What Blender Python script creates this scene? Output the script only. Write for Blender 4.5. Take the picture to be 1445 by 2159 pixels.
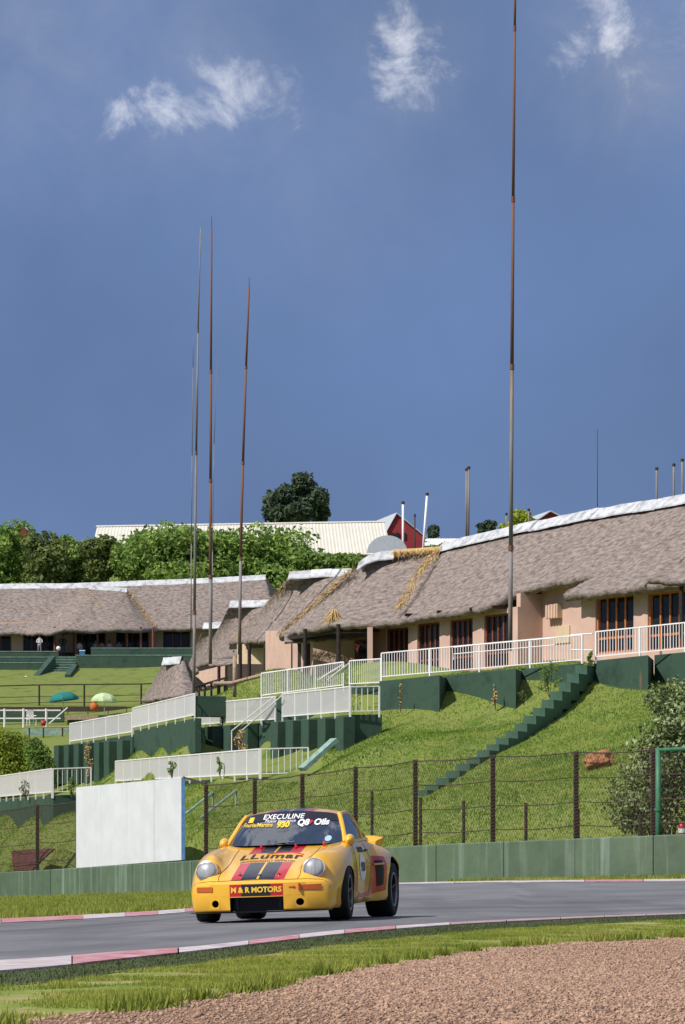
import bpy, bmesh, math, random
import numpy as np
from mathutils import Vector, Matrix, noise
from mathutils.bvhtree import BVHTree
random.seed(7)
R = math.radians
S = bpy.context.scene
C = S.collection
for o in list(bpy.data.objects):
    bpy.data.objects.remove(o)

# ------------------------------------------------------------------ camera
F = 6000.0; HC = 1.15; YH = 1730.0; CX = 722.5
cam = bpy.data.cameras.new('camera'); camo = bpy.data.objects.new('camera', cam); C.objects.link(camo)
cam.sensor_fit = 'VERTICAL'; cam.sensor_height = 36.0; cam.lens = 36.0 * F / 2159.0
cam.shift_y = (YH - 1079.5) / 2159.0
cam.clip_start = 0.5; cam.clip_end = 6000
camo.location = (0, 0, HC); camo.rotation_euler = (R(90), 0, 0)
S.camera = camo

# ------------------------------------------------------------------ sun and sky
SUN_EL = R(48); SUN_DIR = Vector((-0.80, -0.60, 0)).normalized()
to_sun = Vector((SUN_DIR.x * math.cos(SUN_EL), SUN_DIR.y * math.cos(SUN_EL), math.sin(SUN_EL)))
sl = bpy.data.lights.new('sun', 'SUN'); sl.energy = 4.2; sl.angle = R(0.53); sl.color = (1, .955, .88)
so = bpy.data.objects.new('sun', sl); C.objects.link(so)
so.rotation_euler = (-to_sun).to_track_quat('-Z', 'Y').to_euler(); so.location = (0, 0, 60)

W = bpy.data.worlds.new('World'); S.world = W; W.use_nodes = True
nt = W.node_tree; nt.nodes.clear()
def wn(t, **k):
    n = nt.nodes.new(t)
    for a, b in k.items(): setattr(n, a, b)
    return n
def L(a, b): nt.links.new(a, b)
wo = wn('ShaderNodeOutputWorld'); bg = wn('ShaderNodeBackground'); L(bg.outputs[0], wo.inputs[0])
tc = wn('ShaderNodeTexCoord')
nrm = wn('ShaderNodeVectorMath', operation='NORMALIZE'); L(tc.outputs['Generated'], nrm.inputs[0])
sky = wn('ShaderNodeTexSky'); sky.sky_type = 'NISHITA'; sky.sun_disc = False
sky.sun_elevation = SUN_EL; sky.sun_rotation = math.atan2(to_sun.x, to_sun.y)
SKYK = 0.10
skm = wn('ShaderNodeVectorMath', operation='SCALE'); skm.inputs[3].default_value = SKYK; L(sky.outputs[0], skm.inputs[0])
sep = wn('ShaderNodeSeparateXYZ'); L(nrm.outputs[0], sep.inputs[0])
# veil of blue rain cloud, a little deeper low down
ramp = wn('ShaderNodeValToRGB'); L(sep.outputs['Z'], ramp.inputs[0])
e = ramp.color_ramp.elements
e[0].position = 0.06; e[0].color = (.073, .128, .295, 1)
e[1].position = 0.32; e[1].color = (.130, .198, .375, 1)
m = e.new(0.16); m.color = (.091, .154, .33, 1)
veiln = wn('ShaderNodeTexNoise'); veiln.inputs['Scale'].default_value = 7.0; veiln.inputs['Detail'].default_value = 6
L(nrm.outputs[0], veiln.inputs['Vector'])
vm = wn('ShaderNodeMapRange'); vm.inputs[1].default_value = .3; vm.inputs[2].default_value = .7; vm.inputs[3].default_value = .84; vm.inputs[4].default_value = 1.2
L(veiln.outputs[0], vm.inputs[0])
vs = wn('ShaderNodeVectorMath', operation='SCALE'); L(ramp.outputs[0], vs.inputs[0]); L(vm.outputs[0], vs.inputs[3])
mx = wn('ShaderNodeMix', data_type='RGBA'); mx.inputs[0].default_value = 0.88
L(skm.outputs[0], mx.inputs[6]); L(vs.outputs[0], mx.inputs[7])
# broken white cloud
def math_(op, a, b=None, clamp=False):
    n = wn('ShaderNodeMath', operation=op); n.use_clamp = clamp
    for i, v in enumerate((a, b)):
        if v is None: continue
        if isinstance(v, (int, float)): n.inputs[i].default_value = v
        else: L(v, n.inputs[i])
    return n.outputs[0]
fine = wn('ShaderNodeTexNoise'); fine.inputs['Scale'].default_value = 38; fine.inputs['Detail'].default_value = 9; fine.inputs['Roughness'].default_value = .66; fine.inputs['Distortion'].default_value = .55
L(nrm.outputs[0], fine.inputs['Vector'])
big = wn('ShaderNodeTexNoise'); big.inputs['Scale'].default_value = 2.6; big.inputs['Detail'].default_value = 3
L(nrm.outputs[0], big.inputs['Vector'])
def dirpx(px, py): return Vector(((px - CX) / F, 1, (YH - py) / F)).normalized()
wp = wn('ShaderNodeTexNoise'); wp.inputs['Scale'].default_value = 26; wp.inputs['Detail'].default_value = 5; wp.inputs['Roughness'].default_value = .6; L(nrm.outputs[0], wp.inputs['Vector'])
w1 = wn('ShaderNodeVectorMath', operation='SUBTRACT'); L(wp.outputs['Color'], w1.inputs[0]); w1.inputs[1].default_value = (.5, .5, .5)
w2 = wn('ShaderNodeVectorMath', operation='SCALE'); L(w1.outputs[0], w2.inputs[0]); w2.inputs[3].default_value = .042
wd_ = wn('ShaderNodeVectorMath', operation='ADD'); L(nrm.outputs[0], wd_.inputs[0]); L(w2.outputs[0], wd_.inputs[1])
cl = None
for px, py, r, amp in [(845, 85, 125, .62), (800, 165, 65, .42), (900, 60, 80, .40), (480, 225, 125, .48), (400, 240, 90, .42), (330, 230, 100, .44), (225, 240, 80, .38), (600, 150, 60, .30), (565, 215, 60, .30), (560, 90, 70, .25),
                       (1275, 22, 85, .48), (1180, 135, 70, .36), (1420, 35, 130, .36), (1330, 150, 150, .18), (700, 230, 60, .18)]:
    d = wn('ShaderNodeVectorMath', operation='DISTANCE'); L(wd_.outputs[0], d.inputs[0]); d.inputs[1].default_value = dirpx(px, py)
    mr = wn('ShaderNodeMapRange', interpolation_type='SMOOTHSTEP'); L(d.outputs['Value'], mr.inputs[0])
    mr.inputs[1].default_value = 0; mr.inputs[2].default_value = r / F * 1.5; mr.inputs[3].default_value = amp * 1.0; mr.inputs[4].default_value = 0
    cl = mr.outputs[0] if cl is None else math_('MAXIMUM', cl, mr.outputs[0])
gen = wn('ShaderNodeMapRange', interpolation_type='SMOOTHSTEP'); L(big.outputs[0], gen.inputs[0])
gen.inputs[1].default_value = .40; gen.inputs[2].default_value = .60; gen.inputs[3].default_value = 0; gen.inputs[4].default_value = .75
hi = wn('ShaderNodeMapRange', interpolation_type='SMOOTHSTEP'); L(sep.outputs['Z'], hi.inputs[0])
hi.inputs[1].default_value = .28; hi.inputs[2].default_value = .5
cl = math_('MAXIMUM', cl, math_('MULTIPLY', gen.outputs[0], hi.outputs[0]))
dens = math_('ADD', fine.outputs[0], math_('MULTIPLY', cl, .80))
cr = wn('ShaderNodeMapRange', interpolation_type='SMOOTHSTEP'); L(dens, cr.inputs[0])
cr.inputs[1].default_value = .70; cr.inputs[2].default_value = 1.06; cr.inputs[3].default_value = 0; cr.inputs[4].default_value = .55
# thin high haze drifting with the clouds
hz = None
for px, py, r, amp in [(1360, 90, 330, .30), (90, 120, 420, .20), (430, 220, 330, .24), (840, 110, 240, .22), (700, 330, 500, .10)]:
    d = wn('ShaderNodeVectorMath', operation='DISTANCE'); L(wd_.outputs[0], d.inputs[0]); d.inputs[1].default_value = dirpx(px, py)
    mr = wn('ShaderNodeMapRange', interpolation_type='SMOOTHSTEP'); L(d.outputs['Value'], mr.inputs[0]); mr.inputs[1].default_value = 0; mr.inputs[2].default_value = r / F; mr.inputs[3].default_value = amp; mr.inputs[4].default_value = 0
    hz = mr.outputs[0] if hz is None else math_('MAXIMUM', hz, mr.outputs[0])
hzn = wn('ShaderNodeMapRange'); L(fine.outputs[0], hzn.inputs[0]); hzn.inputs[1].default_value = .35; hzn.inputs[2].default_value = .65; hzn.inputs[3].default_value = .35; hzn.inputs[4].default_value = 1.3
mxh = wn('ShaderNodeMix', data_type='RGBA'); L(math_('MULTIPLY', hz, hzn.outputs[0]), mxh.inputs[0]); L(mx.outputs[2], mxh.inputs[6]); mxh.inputs[7].default_value = (.36, .38, .46, 1)
mx2 = wn('ShaderNodeMix', data_type='RGBA'); L(cr.outputs[0], mx2.inputs[0]); L(mxh.outputs[2], mx2.inputs[6]); mx2.inputs[7].default_value = (1.0, 1.0, 1.03, 1)
L(mx2.outputs[2], bg.inputs[0]); bg.inputs[1].default_value = 1.0
vsn = S.view_settings; vsn.view_transform = 'Standard'; vsn.look = 'None'; vsn.exposure = 0.22; vsn.gamma = 1
S.render.engine = 'CYCLES'

# ------------------------------------------------------------------ helpers
def P(px, py, d): return Vector(((px - CX) / F * d, d, HC + (YH - py) / F * d))
def pxof(v): return CX + F * v[0] / v[1], YH - F * (v[2] - HC) / v[1]

def tag(o, label=None, cat=None, group=None, kind=None):
    if label: o['label'] = label
    if cat: o['category'] = cat
    if group: o['group'] = group
    if kind: o['kind'] = kind
    return o
def link(o, parent=None):
    C.objects.link(o)
    if parent: o.parent = parent
    return o
def empty(name, loc=(0, 0, 0), rz=0):
    o = bpy.data.objects.new(name, None); C.objects.link(o); o.location = loc; o.rotation_euler = (0, 0, rz); o.empty_display_size = .2
    return o
class MB:
    def __init__(s): s.v = []; s.f = []
    def add(s, vs, fs):
        n = len(s.v); s.v += [tuple(x) for x in vs]; s.f += [tuple(i + n for i in q) for q in fs]; return s
    def box(s, c, size, rz=0.0, M=None):
        hx, hy, hz = [k / 2 for k in size]; cs, sn = math.cos(rz), math.sin(rz)
        vs = []
        for z in (-hz, hz):
            for x, y in ((-hx, -hy), (hx, -hy), (hx, hy), (-hx, hy)):
                p = Vector((c[0] + x * cs - y * sn, c[1] + x * sn + y * cs, c[2] + z)); vs.append(M @ p if M else p)
        return s.add(vs, [(3, 2, 1, 0), (4, 5, 6, 7), (0, 1, 5, 4), (1, 2, 6, 5), (2, 3, 7, 6), (3, 0, 4, 7)])
    def bar(s, a, b, w, h=None):
        a = Vector(a); b = Vector(b); h = h or w; t = (b - a).normalized()
        up = Vector((0, 0, 1)) if abs(t.z) < .95 else Vector((1, 0, 0))
        x = t.cross(up).normalized() * w / 2; y = x.cross(t).normalized() * h / 2
        vs = [p + q for p in (a, b) for q in (-x - y, x - y, x + y, -x + y)]
        return s.add(vs, [(0, 1, 2, 3), (7, 6, 5, 4), (4, 5, 1, 0), (5, 6, 2, 1), (6, 7, 3, 2), (7, 4, 0, 3)])
    def tube(s, pts, rad, n=8, cap=True):
        pts = [Vector(p) for p in pts]; N = len(pts)
        if not isinstance(rad, (list, tuple)): rad = [rad] * N
        vs = []; fs = []; prev = None
        for i, p in enumerate(pts):
            t = (pts[min(i + 1, N - 1)] - pts[max(i - 1, 0)]).normalized()
            if prev is None:
                up = Vector((0, 0, 1)) if abs(t.z) < .9 else Vector((1, 0, 0)); x = t.cross(up).normalized()
            else: x = (prev - t * prev.dot(t)).normalized()
            prev = x; y = t.cross(x)
            for k in range(n):
                a = 2 * math.pi * k / n; vs.append(p + (x * math.cos(a) + y * math.sin(a)) * rad[i])
        for i in range(N - 1):
            for k in range(n):
                k2 = (k + 1) % n; fs.append((i * n + k, i * n + k2, (i + 1) * n + k2, (i + 1) * n + k))
        if cap: fs.append(tuple(range(n - 1, -1, -1))); fs.append(tuple((N - 1) * n + k for k in range(n)))
        return s.add(vs, fs)
    def lathe(s, prof, c=(0, 0, 0), n=16, M=None, cap=True):
        vs = []; fs = []
        for r, z in prof:
            for k in range(n):
                a = 2 * math.pi * k / n; p = Vector((r * math.cos(a), r * math.sin(a), z))
                if M: p = M @ p
                vs.append(p + Vector(c))
        for i in range(len(prof) - 1):
            for k in range(n):
                k2 = (k + 1) % n; fs.append((i * n + k, i * n + k2, (i + 1) * n + k2, (i + 1) * n + k))
        if cap: fs.append(tuple(range(n - 1, -1, -1))); fs.append(tuple((len(prof) - 1) * n + k for k in range(n)))
        return s.add(vs, fs)
    def prism(s, poly, z0, z1):
        # poly: list of (x, y) or (x, y, z0, z1), counter-clockwise
        n = len(poly); lo = [Vector((p[0], p[1], p[2] if len(p) > 2 else z0)) for p in poly]; hi_ = [Vector((p[0], p[1], p[3] if len(p) > 2 else z1)) for p in poly]
        fs = [tuple(range(n - 1, -1, -1)), tuple(range(n, 2 * n))] + [(i, (i + 1) % n, n + (i + 1) % n, n + i) for i in range(n)]
        return s.add(lo + hi_, fs)
    def grid(s, rows):
        nr = len(rows); nc = len(rows[0]); vs = [p for r in rows for p in r]
        return s.add(vs, [(i * nc + j, i * nc + j + 1, (i + 1) * nc + j + 1, (i + 1) * nc + j) for i in range(nr - 1) for j in range(nc - 1)])
    def mesh(s, name, mat, smooth=False):
        me = bpy.data.meshes.new(name); me.from_pydata(s.v, [], s.f); me.update()
        if mat: me.materials.append(mat)
        if smooth: me.polygons.foreach_set('use_smooth', [True] * len(me.polygons))
        return me
    def build(s, name, mat, parent=None, smooth=False, bevel=0):
        o = bpy.data.objects.new(name, s.mesh(name, mat, smooth)); link(o, parent)
        if bevel:
            b = o.modifiers.new('bevel', 'BEVEL'); b.width = bevel; b.segments = 2; b.limit_method = 'ANGLE'
        return o
def fixn(o):
    bm = bmesh.new(); bm.from_mesh(o.data); bmesh.ops.recalc_face_normals(bm, faces=bm.faces); bm.to_mesh(o.data); bm.free(); return o
def share(me, name, parent, loc=(0, 0, 0), rot=(0, 0, 0), sc=(1, 1, 1)):
    o = bpy.data.objects.new(name, me); link(o, parent); o.location = loc; o.rotation_euler = rot; o.scale = sc; return o
def lerp(a, b, t): return a + (b - a) * t
def along(pl, n):
    """resample a polyline of tuples to n points, even in the first coordinate's chord"""
    A = np.array([tuple(p) for p in pl], float); s = np.r_[0, np.cumsum(np.linalg.norm(np.diff(A, axis=0), axis=1))]
    t = np.linspace(0, s[-1], n); return np.stack([np.interp(t, s, A[:, k]) for k in range(A.shape[1])], 1)

# ------------------------------------------------------------------ materials
def mat(name, col, rough=.7, spec=.3, metal=0., coat=0., noise_amp=0., noise_scale=6., bump=0., bump_scale=40., col2=None, col3=None, det=6, stretch=(1, 1, 1), streak=None, ior=None, objrand=0., trans=0.):
    m = bpy.data.materials.new(name); m.use_nodes = True; t = m.node_tree; b = t.nodes['Principled BSDF']
    b.inputs['Base Color'].default_value = (*col, 1); b.inputs['Roughness'].default_value = rough; b.inputs['Metallic'].default_value = metal
    b.inputs['Specular IOR Level'].default_value = spec; b.inputs['Coat Weight'].default_value = coat; b.inputs['Coat Roughness'].default_value = .04
    if ior: b.inputs['IOR'].default_value = ior
    tcn = t.nodes.new('ShaderNodeTexCoord'); mp = t.nodes.new('ShaderNodeMapping'); mp.inputs['Scale'].default_value = stretch
    t.links.new(tcn.outputs['Object'], mp.inputs[0])
    out = None
    if noise_amp or col2:
        n = t.nodes.new('ShaderNodeTexNoise'); n.inputs['Scale'].default_value = noise_scale; n.inputs['Detail'].default_value = det; n.inputs['Roughness'].default_value = .62
        t.links.new(mp.outputs[0], n.inputs['Vector'])
        r = t.nodes.new('ShaderNodeValToRGB'); t.links.new(n.outputs[0], r.inputs[0])
        c2 = col2 or tuple(c * (1 - noise_amp) for c in col); c1 = col if col2 else tuple(min(1, c * (1 + noise_amp)) for c in col)
        r.color_ramp.elements[0].position = .34; r.color_ramp.elements[1].position = .66
        r.color_ramp.elements[0].color = (*c2, 1); r.color_ramp.elements[1].color = (*c1, 1)
        if col3: k = r.color_ramp.elements.new(.5); k.color = (*col3, 1)
        out = r.outputs[0]
    if streak:
        mp2 = t.nodes.new('ShaderNodeMapping'); mp2.inputs['Scale'].default_value = streak[0]; t.links.new(tcn.outputs['Object'], mp2.inputs[0])
        n2 = t.nodes.new('ShaderNodeTexNoise'); n2.inputs['Scale'].default_value = 1; n2.inputs['Detail'].default_value = 5; t.links.new(mp2.outputs[0], n2.inputs['Vector'])
        mr = t.nodes.new('ShaderNodeMapRange'); mr.inputs[1].default_value = streak[2]; mr.inputs[2].default_value = streak[3]; mr.inputs[3].default_value = 0; mr.inputs[4].default_value = streak[4]; t.links.new(n2.outputs[0], mr.inputs[0])
        mxx = t.nodes.new('ShaderNodeMix'); mxx.data_type = 'RGBA'; t.links.new(mr.outputs[0], mxx.inputs[0])
        if out: t.links.new(out, mxx.inputs[6])
        else: mxx.inputs[6].default_value = (*col, 1)
        mxx.inputs[7].default_value = (*streak[1], 1); out = mxx.outputs[2]
    if objrand:
        oi = t.nodes.new('ShaderNodeObjectInfo'); hs = t.nodes.new('ShaderNodeHueSaturation'); mr = t.nodes.new('ShaderNodeMapRange')
        mr.inputs[3].default_value = 1 - objrand; mr.inputs[4].default_value = 1 + objrand; t.links.new(oi.outputs['Random'], mr.inputs[0]); t.links.new(mr.outputs[0], hs.inputs['Value'])
        if out: t.links.new(out, hs.inputs['Color'])
        else: hs.inputs['Color'].default_value = (*col, 1)
        out = hs.outputs[0]
    if out: t.links.new(out, b.inputs['Base Color'])
    if bump:
        n = t.nodes.new('ShaderNodeTexNoise'); n.inputs['Scale'].default_value = bump_scale; n.inputs['Detail'].default_value = 4; t.links.new(mp.outputs[0], n.inputs['Vector'])
        bp = t.nodes.new('ShaderNodeBump'); bp.inputs['Strength'].default_value = bump; bp.inputs['Distance'].default_value = .05
        t.links.new(n.outputs[0], bp.inputs['Height']); t.links.new(bp.outputs[0], b.inputs['Normal'])
    if trans:
        tr = t.nodes.new('ShaderNodeBsdfTranslucent'); ms = t.nodes.new('ShaderNodeMixShader'); ms.inputs[0].default_value = trans
        if out: t.links.new(out, tr.inputs[0])
        else: tr.inputs[0].default_value = (*col, 1)
        t.links.new(b.outputs[0], ms.inputs[1]); t.links.new(tr.outputs[0], ms.inputs[2]); t.links.new(ms.outputs[0], t.nodes['Material Output'].inputs[0])
    return m
M = {}
M['soil'] = mat('soil_grass', (.135, .19, .035), .95, .1, col2=(.085, .138, .024), col3=(.175, .20, .055), noise_scale=.9, det=9, bump=.6, bump_scale=6)
M['lawn'] = M['soil']
M['asphalt'] = mat('asphalt', (.185, .18, .188), .88, .25, col2=(.13, .128, .136), noise_scale=.5, det=10, bump=.15, bump_scale=60, streak=((.9, .06, 1), (.085, .085, .095), .50, .75, .6))
M['kerb_worn'] = mat('kerb_worn', (.40, .30, .30), .85, .2, col2=(.33, .21, .22), noise_scale=4, det=9)
_t = M['asphalt'].node_tree; _b = _t.nodes['Principled BSDF']; _src = _b.inputs['Base Color'].links[0].from_socket
_uv = _t.nodes.new('ShaderNodeUVMap'); _mp = _t.nodes.new('ShaderNodeMapping'); _mp.inputs['Scale'].default_value = (.07, 9, 1); _t.links.new(_uv.outputs[0], _mp.inputs[0])
_n = _t.nodes.new('ShaderNodeTexNoise'); _n.inputs['Scale'].default_value = 1; _n.inputs['Detail'].default_value = 7; _t.links.new(_mp.outputs[0], _n.inputs['Vector'])
_r = _t.nodes.new('ShaderNodeMapRange'); _r.inputs[1].default_value = .42; _r.inputs[2].default_value = .70; _r.inputs[3].default_value = 1.08; _r.inputs[4].default_value = .62; _t.links.new(_n.outputs[0], _r.inputs[0])
_v = _t.nodes.new('ShaderNodeVectorMath'); _v.operation = 'SCALE'; _t.links.new(_src, _v.inputs[0]); _t.links.new(_r.outputs[0], _v.inputs[3]); _t.links.new(_v.outputs[0], _b.inputs['Base Color'])
M['verge'] = mat('verge_green', (.095, .115, .05), .95, .1, col2=(.065, .085, .036), noise_scale=3, det=8, bump=.5, bump_scale=25)
M['grassbase'] = mat('grass_base', (.42, .30, .19), .95, .1, col2=(.13, .19, .03), col3=(.22, .25, .06), noise_scale=1.6, det=9, bump=.5, bump_scale=15)
M['blade'] = mat('grass_blade', (.44, .41, .11), .75, .2, col2=(.19, .25, .04), col3=(.29, .33, .055), noise_scale=1.4, det=8, trans=.4)
M['hillblade'] = mat('hill_blade', (.37, .41, .085), .8, .15, col2=(.10, .19, .026), col3=(.20, .30, .044), noise_scale=.42, det=9, trans=.4)
M['straw'] = mat('dry_straw', (.52, .36, .16), .85, .2, noise_amp=.4, noise_scale=20)
M['gravelbase'] = mat('gravel_sand', (.36, .225, .15), .95, .1, col2=(.24, .15, .10), noise_scale=9, det=10, bump=.8, bump_scale=40)
M['stone'] = mat('gravel_stone', (.52, .345, .235), .9, .2, col2=(.14, .09, .075), col3=(.35, .22, .15), noise_scale=22, det=4)
M['kerb_red'] = mat('kerb_red', (.38, .10, .12), .85, .2, col2=(.50, .34, .35), noise_scale=5, det=9, bump=.1)
M['kerb_white'] = mat('kerb_white', (.60, .54, .53), .8, .2, col2=(.38, .31, .31), noise_scale=4, det=9, bump=.1)
M['concrete'] = mat('concrete_apron', (.38, .37, .36), .9, .2, noise_amp=.2, noise_scale=3)
M['barrier'] = mat('barrier_green', (.105, .15, .095), .8, .25, col2=(.08, .118, .076), noise_scale=1.6, det=8, bump=.15, bump_scale=8, objrand=.1,
                   streak=((3.5, 3.5, .22), (.27, .34, .29), .54, .80, .6))
M['wallgreen'] = mat('wall_green', (.036, .072, .048), .7, .3, col2=(.024, .052, .035), col3=(.042, .082, .056), noise_scale=1.1, det=10, bump=.15, bump_scale=6,
                     streak=((3, 3, .5), (.26, .11, .06), .66, .80, .6))
M['stepgreen'] = mat('step_green', (.068, .135, .092), .75, .25, col2=(.045, .09, .062), noise_scale=1.5, det=8)
M['edge_green'] = mat('worn_edge', (.22, .32, .27), .7, .3, noise_amp=.3, noise_scale=5)
M['white'] = mat('white_paint', (.82, .79, .775), .55, .35, noise_amp=.08, noise_scale=4)
M['offwhite'] = mat('white_rust', (.74, .70, .67), .6, .3, noise_amp=.08, noise_scale=3, streak=((4, 4, .5), (.42, .24, .15), .62, .8, .5))
M['board'] = mat('board_white', (.68, .69, .72), .6, .3, col2=(.60, .61, .64), noise_scale=1.2, streak=((4, 4, .3), (.60, .62, .65), .52, .8, .5), bump=.12, bump_scale=1.5)
M['blue'] = mat('blue_edge', (.10, .22, .42), .6, .3, noise_amp=.2)
M['post'] = mat('rusty_post', (.035, .028, .026), .8, .3, col2=(.085, .05, .035), noise_scale=9)
M['wire'] = mat('rusty_wire', (.075, .055, .042), .8, .2, noise_amp=.3)
M['gategreen'] = mat('gate_green', (.04, .15, .075), .55, .4, noise_amp=.15)
M['thatch'] = mat('thatch', (.33, .272, .242), .98, .05, col2=(.125, .100, .089), col3=(.235, .192, .170), noise_scale=3.2, det=14, bump=1.0, bump_scale=11, stretch=(1, 1, 2.2))
M['ridge'] = mat('ridge_cap', (.60, .61, .62), .55, .4, col2=(.27, .27, .28), col3=(.50, .505, .52), noise_scale=2.2, det=9, bump=.3, bump_scale=5)
M['pink'] = mat('pink_plaster', (.58, .395, .32), .9, .15, noise_amp=.09, noise_scale=1.2, det=8, bump=.08, bump_scale=20)
M['cream'] = mat('cream_plaster', (.58, .44, .30), .9, .15, noise_amp=.1, noise_scale=1.2)
M['frame_dark'] = mat('dark_red_wood', (.20, .06, .038), .5, .35, noise_amp=.3, noise_scale=8)
M['frame_orange'] = mat('orange_wood', (.50, .165, .055), .5, .35, noise_amp=.25, noise_scale=8)
M['darkwood'] = mat('dark_timber', (.03, .02, .017), .7, .3, noise_amp=.4, noise_scale=8)
M['palewood'] = mat('pale_pole', (.34, .25, .17), .75, .3, noise_amp=.25, noise_scale=8)
M['glass'] = mat('window_glass', (.016, .016, .018), .08, .35, ior=1.45)
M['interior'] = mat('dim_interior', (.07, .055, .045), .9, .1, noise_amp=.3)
M['mast'] = mat('mast_grey', (.25, .235, .235), .65, .3, col2=(.17, .15, .14), noise_scale=1.2, stretch=(1, 1, .5), streak=((6, 6, .22), (.18, .075, .04), .50, .66, .8))
M['mastrust'] = mat('mast_rust', (.19, .075, .04), .8, .2, col2=(.15, .10, .08), noise_scale=1.1, det=7)
M['black'] = mat('black', (.012, .012, .013), .6, .3)
M['rock'] = mat('ochre_rock', (.44, .21, .10), .95, .1, col2=(.22, .10, .05), noise_scale=4, det=9, bump=.8, bump_scale=10)
M['roofwhite'] = mat('sheet_roof', (.60, .565, .48), .6, .3, noise_amp=.05, noise_scale=.4)
M['barnred'] = mat('barn_red', (.26, .035, .04), .8, .2, noise_amp=.15)
M['slate'] = mat('grey_sheet', (.42, .45, .48), .6, .3, noise_amp=.1)
M['bark'] = mat('bark', (.10, .075, .055), .95, .1, noise_amp=.4, noise_scale=6)
def leafmat(n, a, b, c): return mat(n, a, .6, .3, col2=b, col3=c, noise_scale=.55, det=7, objrand=.12, trans=.4)
M['leaf_mid'] = leafmat('leaf_mid', (.36, .48, .11), (.11, .20, .045), (.22, .33, .07))
M['leaf_olive'] = leafmat('leaf_olive', (.30, .37, .11), (.10, .15, .045), (.19, .24, .07))
M['leaf_dark'] = leafmat('leaf_dark', (.11, .15, .085), (.05, .075, .045), (.075, .11, .065))
M['leaf_yellow'] = leafmat('leaf_yellow', (.50, .52, .06), (.17, .23, .03), (.34, .40, .045))
M['leaf_gloss'] = mat('leaf_gloss', (.30, .36, .17), .5, .4, col2=(.05, .085, .025), col3=(.16, .20, .07), noise_scale=1.8, det=7)
# ------------------------------------------------------------------ terrain
_c = [
 (0, 2159, 11.4), (722, 2159, 10.8), (1445, 2159, 10.8),
 (0, 2040, 18.9), (350, 2003, 22.5), (700, 1967, 26.9), (1050, 1947, 31.5), (1445, 1931, 37),
 (435, 1947.5, 31.6), (712, 1939, 32), (795, 1934, 34.1), (515, 1941, 33.6),
 (0, 1947, 36), (400, 1923, 46), (620, 1895, 58), (840, 1865, 72), (1150, 1860, 68), (1445, 1858, 63),
 
 (200, 1908, 65), (0, 1914, 65), (400, 1901, 66), (-200, 1920, 70),
 (1300, 1772, 77), (1445, 1768, 75.5), (1100, 1774, 79), (890, 1780, 84), (620, 1790, 89), (0, 1785, 117), (60, 1780, 111), (130, 1775, 107), (210, 1768, 103.5), (300, 1772, 100), (400, 1748, 98.5), (450, 1738, 99.5), (350, 1756, 99.5), (500, 1724, 100.5), (400, 1765, 96), (470, 1758, 95), (300, 1738, 104.5), (350, 1735, 103), (400, 1726, 103.5), (450, 1712, 104),
 (800, 1517, 110), (930, 1503, 107.5), (1068, 1491, 106), (1260, 1456, 104.5), (1371, 1453, 102.5), (1500, 1448, 101.5),
 (1000, 1640, 92), (1150, 1560, 97), (900, 1672, 91), (1060, 1575, 98),
 (733, 1582, 105.5), (401, 1612, 126), (560, 1604, 113), (650, 1596, 108.5), (417, 1606, 128.0), (453, 1606, 125.6), (490, 1606, 123.2), (530, 1604, 120.4), (590, 1600, 116.2), (622, 1598, 114), (690, 1592, 109.2), (500, 1525, 128.0), (590, 1518, 120), (680, 1507, 115), (470, 1640, 113), (520, 1640, 109),
 (244, 1660, 131), (400, 1655, 116), (548, 1655, 104.5), (650, 1640, 104.5), (450, 1745, 98), (540, 1735, 97), (640, 1705, 96), (700, 1610, 102.5), (800, 1590, 99),
 (110, 1728, 111.5), (0, 1732, 125), (60, 1730, 118), (-70, 1735, 132), (200, 1718, 112), (190, 1696, 124), (230, 1690, 124), (290, 1688, 118), (290, 1722, 109), (350, 1688, 114), (130, 1700, 124), (150, 1680, 133), (90, 1690, 135), (20, 1700, 140), (300, 1590, 134), (345, 1565, 129.8), (345, 1612, 127), (400, 1532, 124.5), (405, 1585, 126.8), (300, 1625, 131), (300, 1656, 126.5), (360, 1656, 123.5), (280, 1656, 130.5), (148, 1655, 145), (200, 1660, 138), (255, 1655, 133),
 (420, 1480, 140), (500, 1478, 128),
 (0, 1560, 168), (120, 1560, 166), (0, 1532, 185), (250, 1530, 180), (0, 1488, 206), (300, 1488, 206), (0, 1430, 226), (330, 1430, 226), (0, 1390, 243), (400, 1388, 243),
 (300, 1225, 292), (722, 1225, 290), (0, 1228, 292), (1445, 1180, 200), (1100, 1200, 195), (1445, 1190, 292), (1200, 1200, 292),
 (0, 1190, 400), (722, 1185, 400), (1445, 1175, 400), (-600, 1190, 400), (2000, 1170, 400),
]
_pts = [tuple(P(*c)) for c in _c]
_pts += [(1.8, 113, 6.55), (7.6, 107.5, 6.9), (3, 133, 6.3), (13.5, 116, 6.6), (9, 124, 6.4), (6, 128, 6.4), (11.5, 120, 6.5), (4.5, 121, 6.3), (8, 115.5, 6.4), (11.2, 110, 6.6), (1, 127, 6.2), (14, 140, 8.0), (22, 125, 7.6), (-2, 120, 6.3), (-5, 135, 6.6), (-6, 160, 7.5), (-9, 185, 8.5), (2, 165, 9), (5, 150, 8.5),
         (-25, 12, -.35), (25, 12, .3), (-25, 40, -1.0), (25, 40, .1), (-30, 100, -2.2), (28, 66, .1), (28, 95, 5.5), (-40, 130, .5), (-45, 180, 6), (-55, 240, 14), (40, 110, 8)]
_bx = np.array([-300, 0, 200, 400, 620, 840, 1150, 1445, 1800]); _bd = np.array([127, 108, 98.5, 90, 84, 79, 74, 70, 65.5])
_bl = np.array([1908, 1897, 1891, 1884, 1873, 1863, 1855, 1848, 1840])
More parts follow.
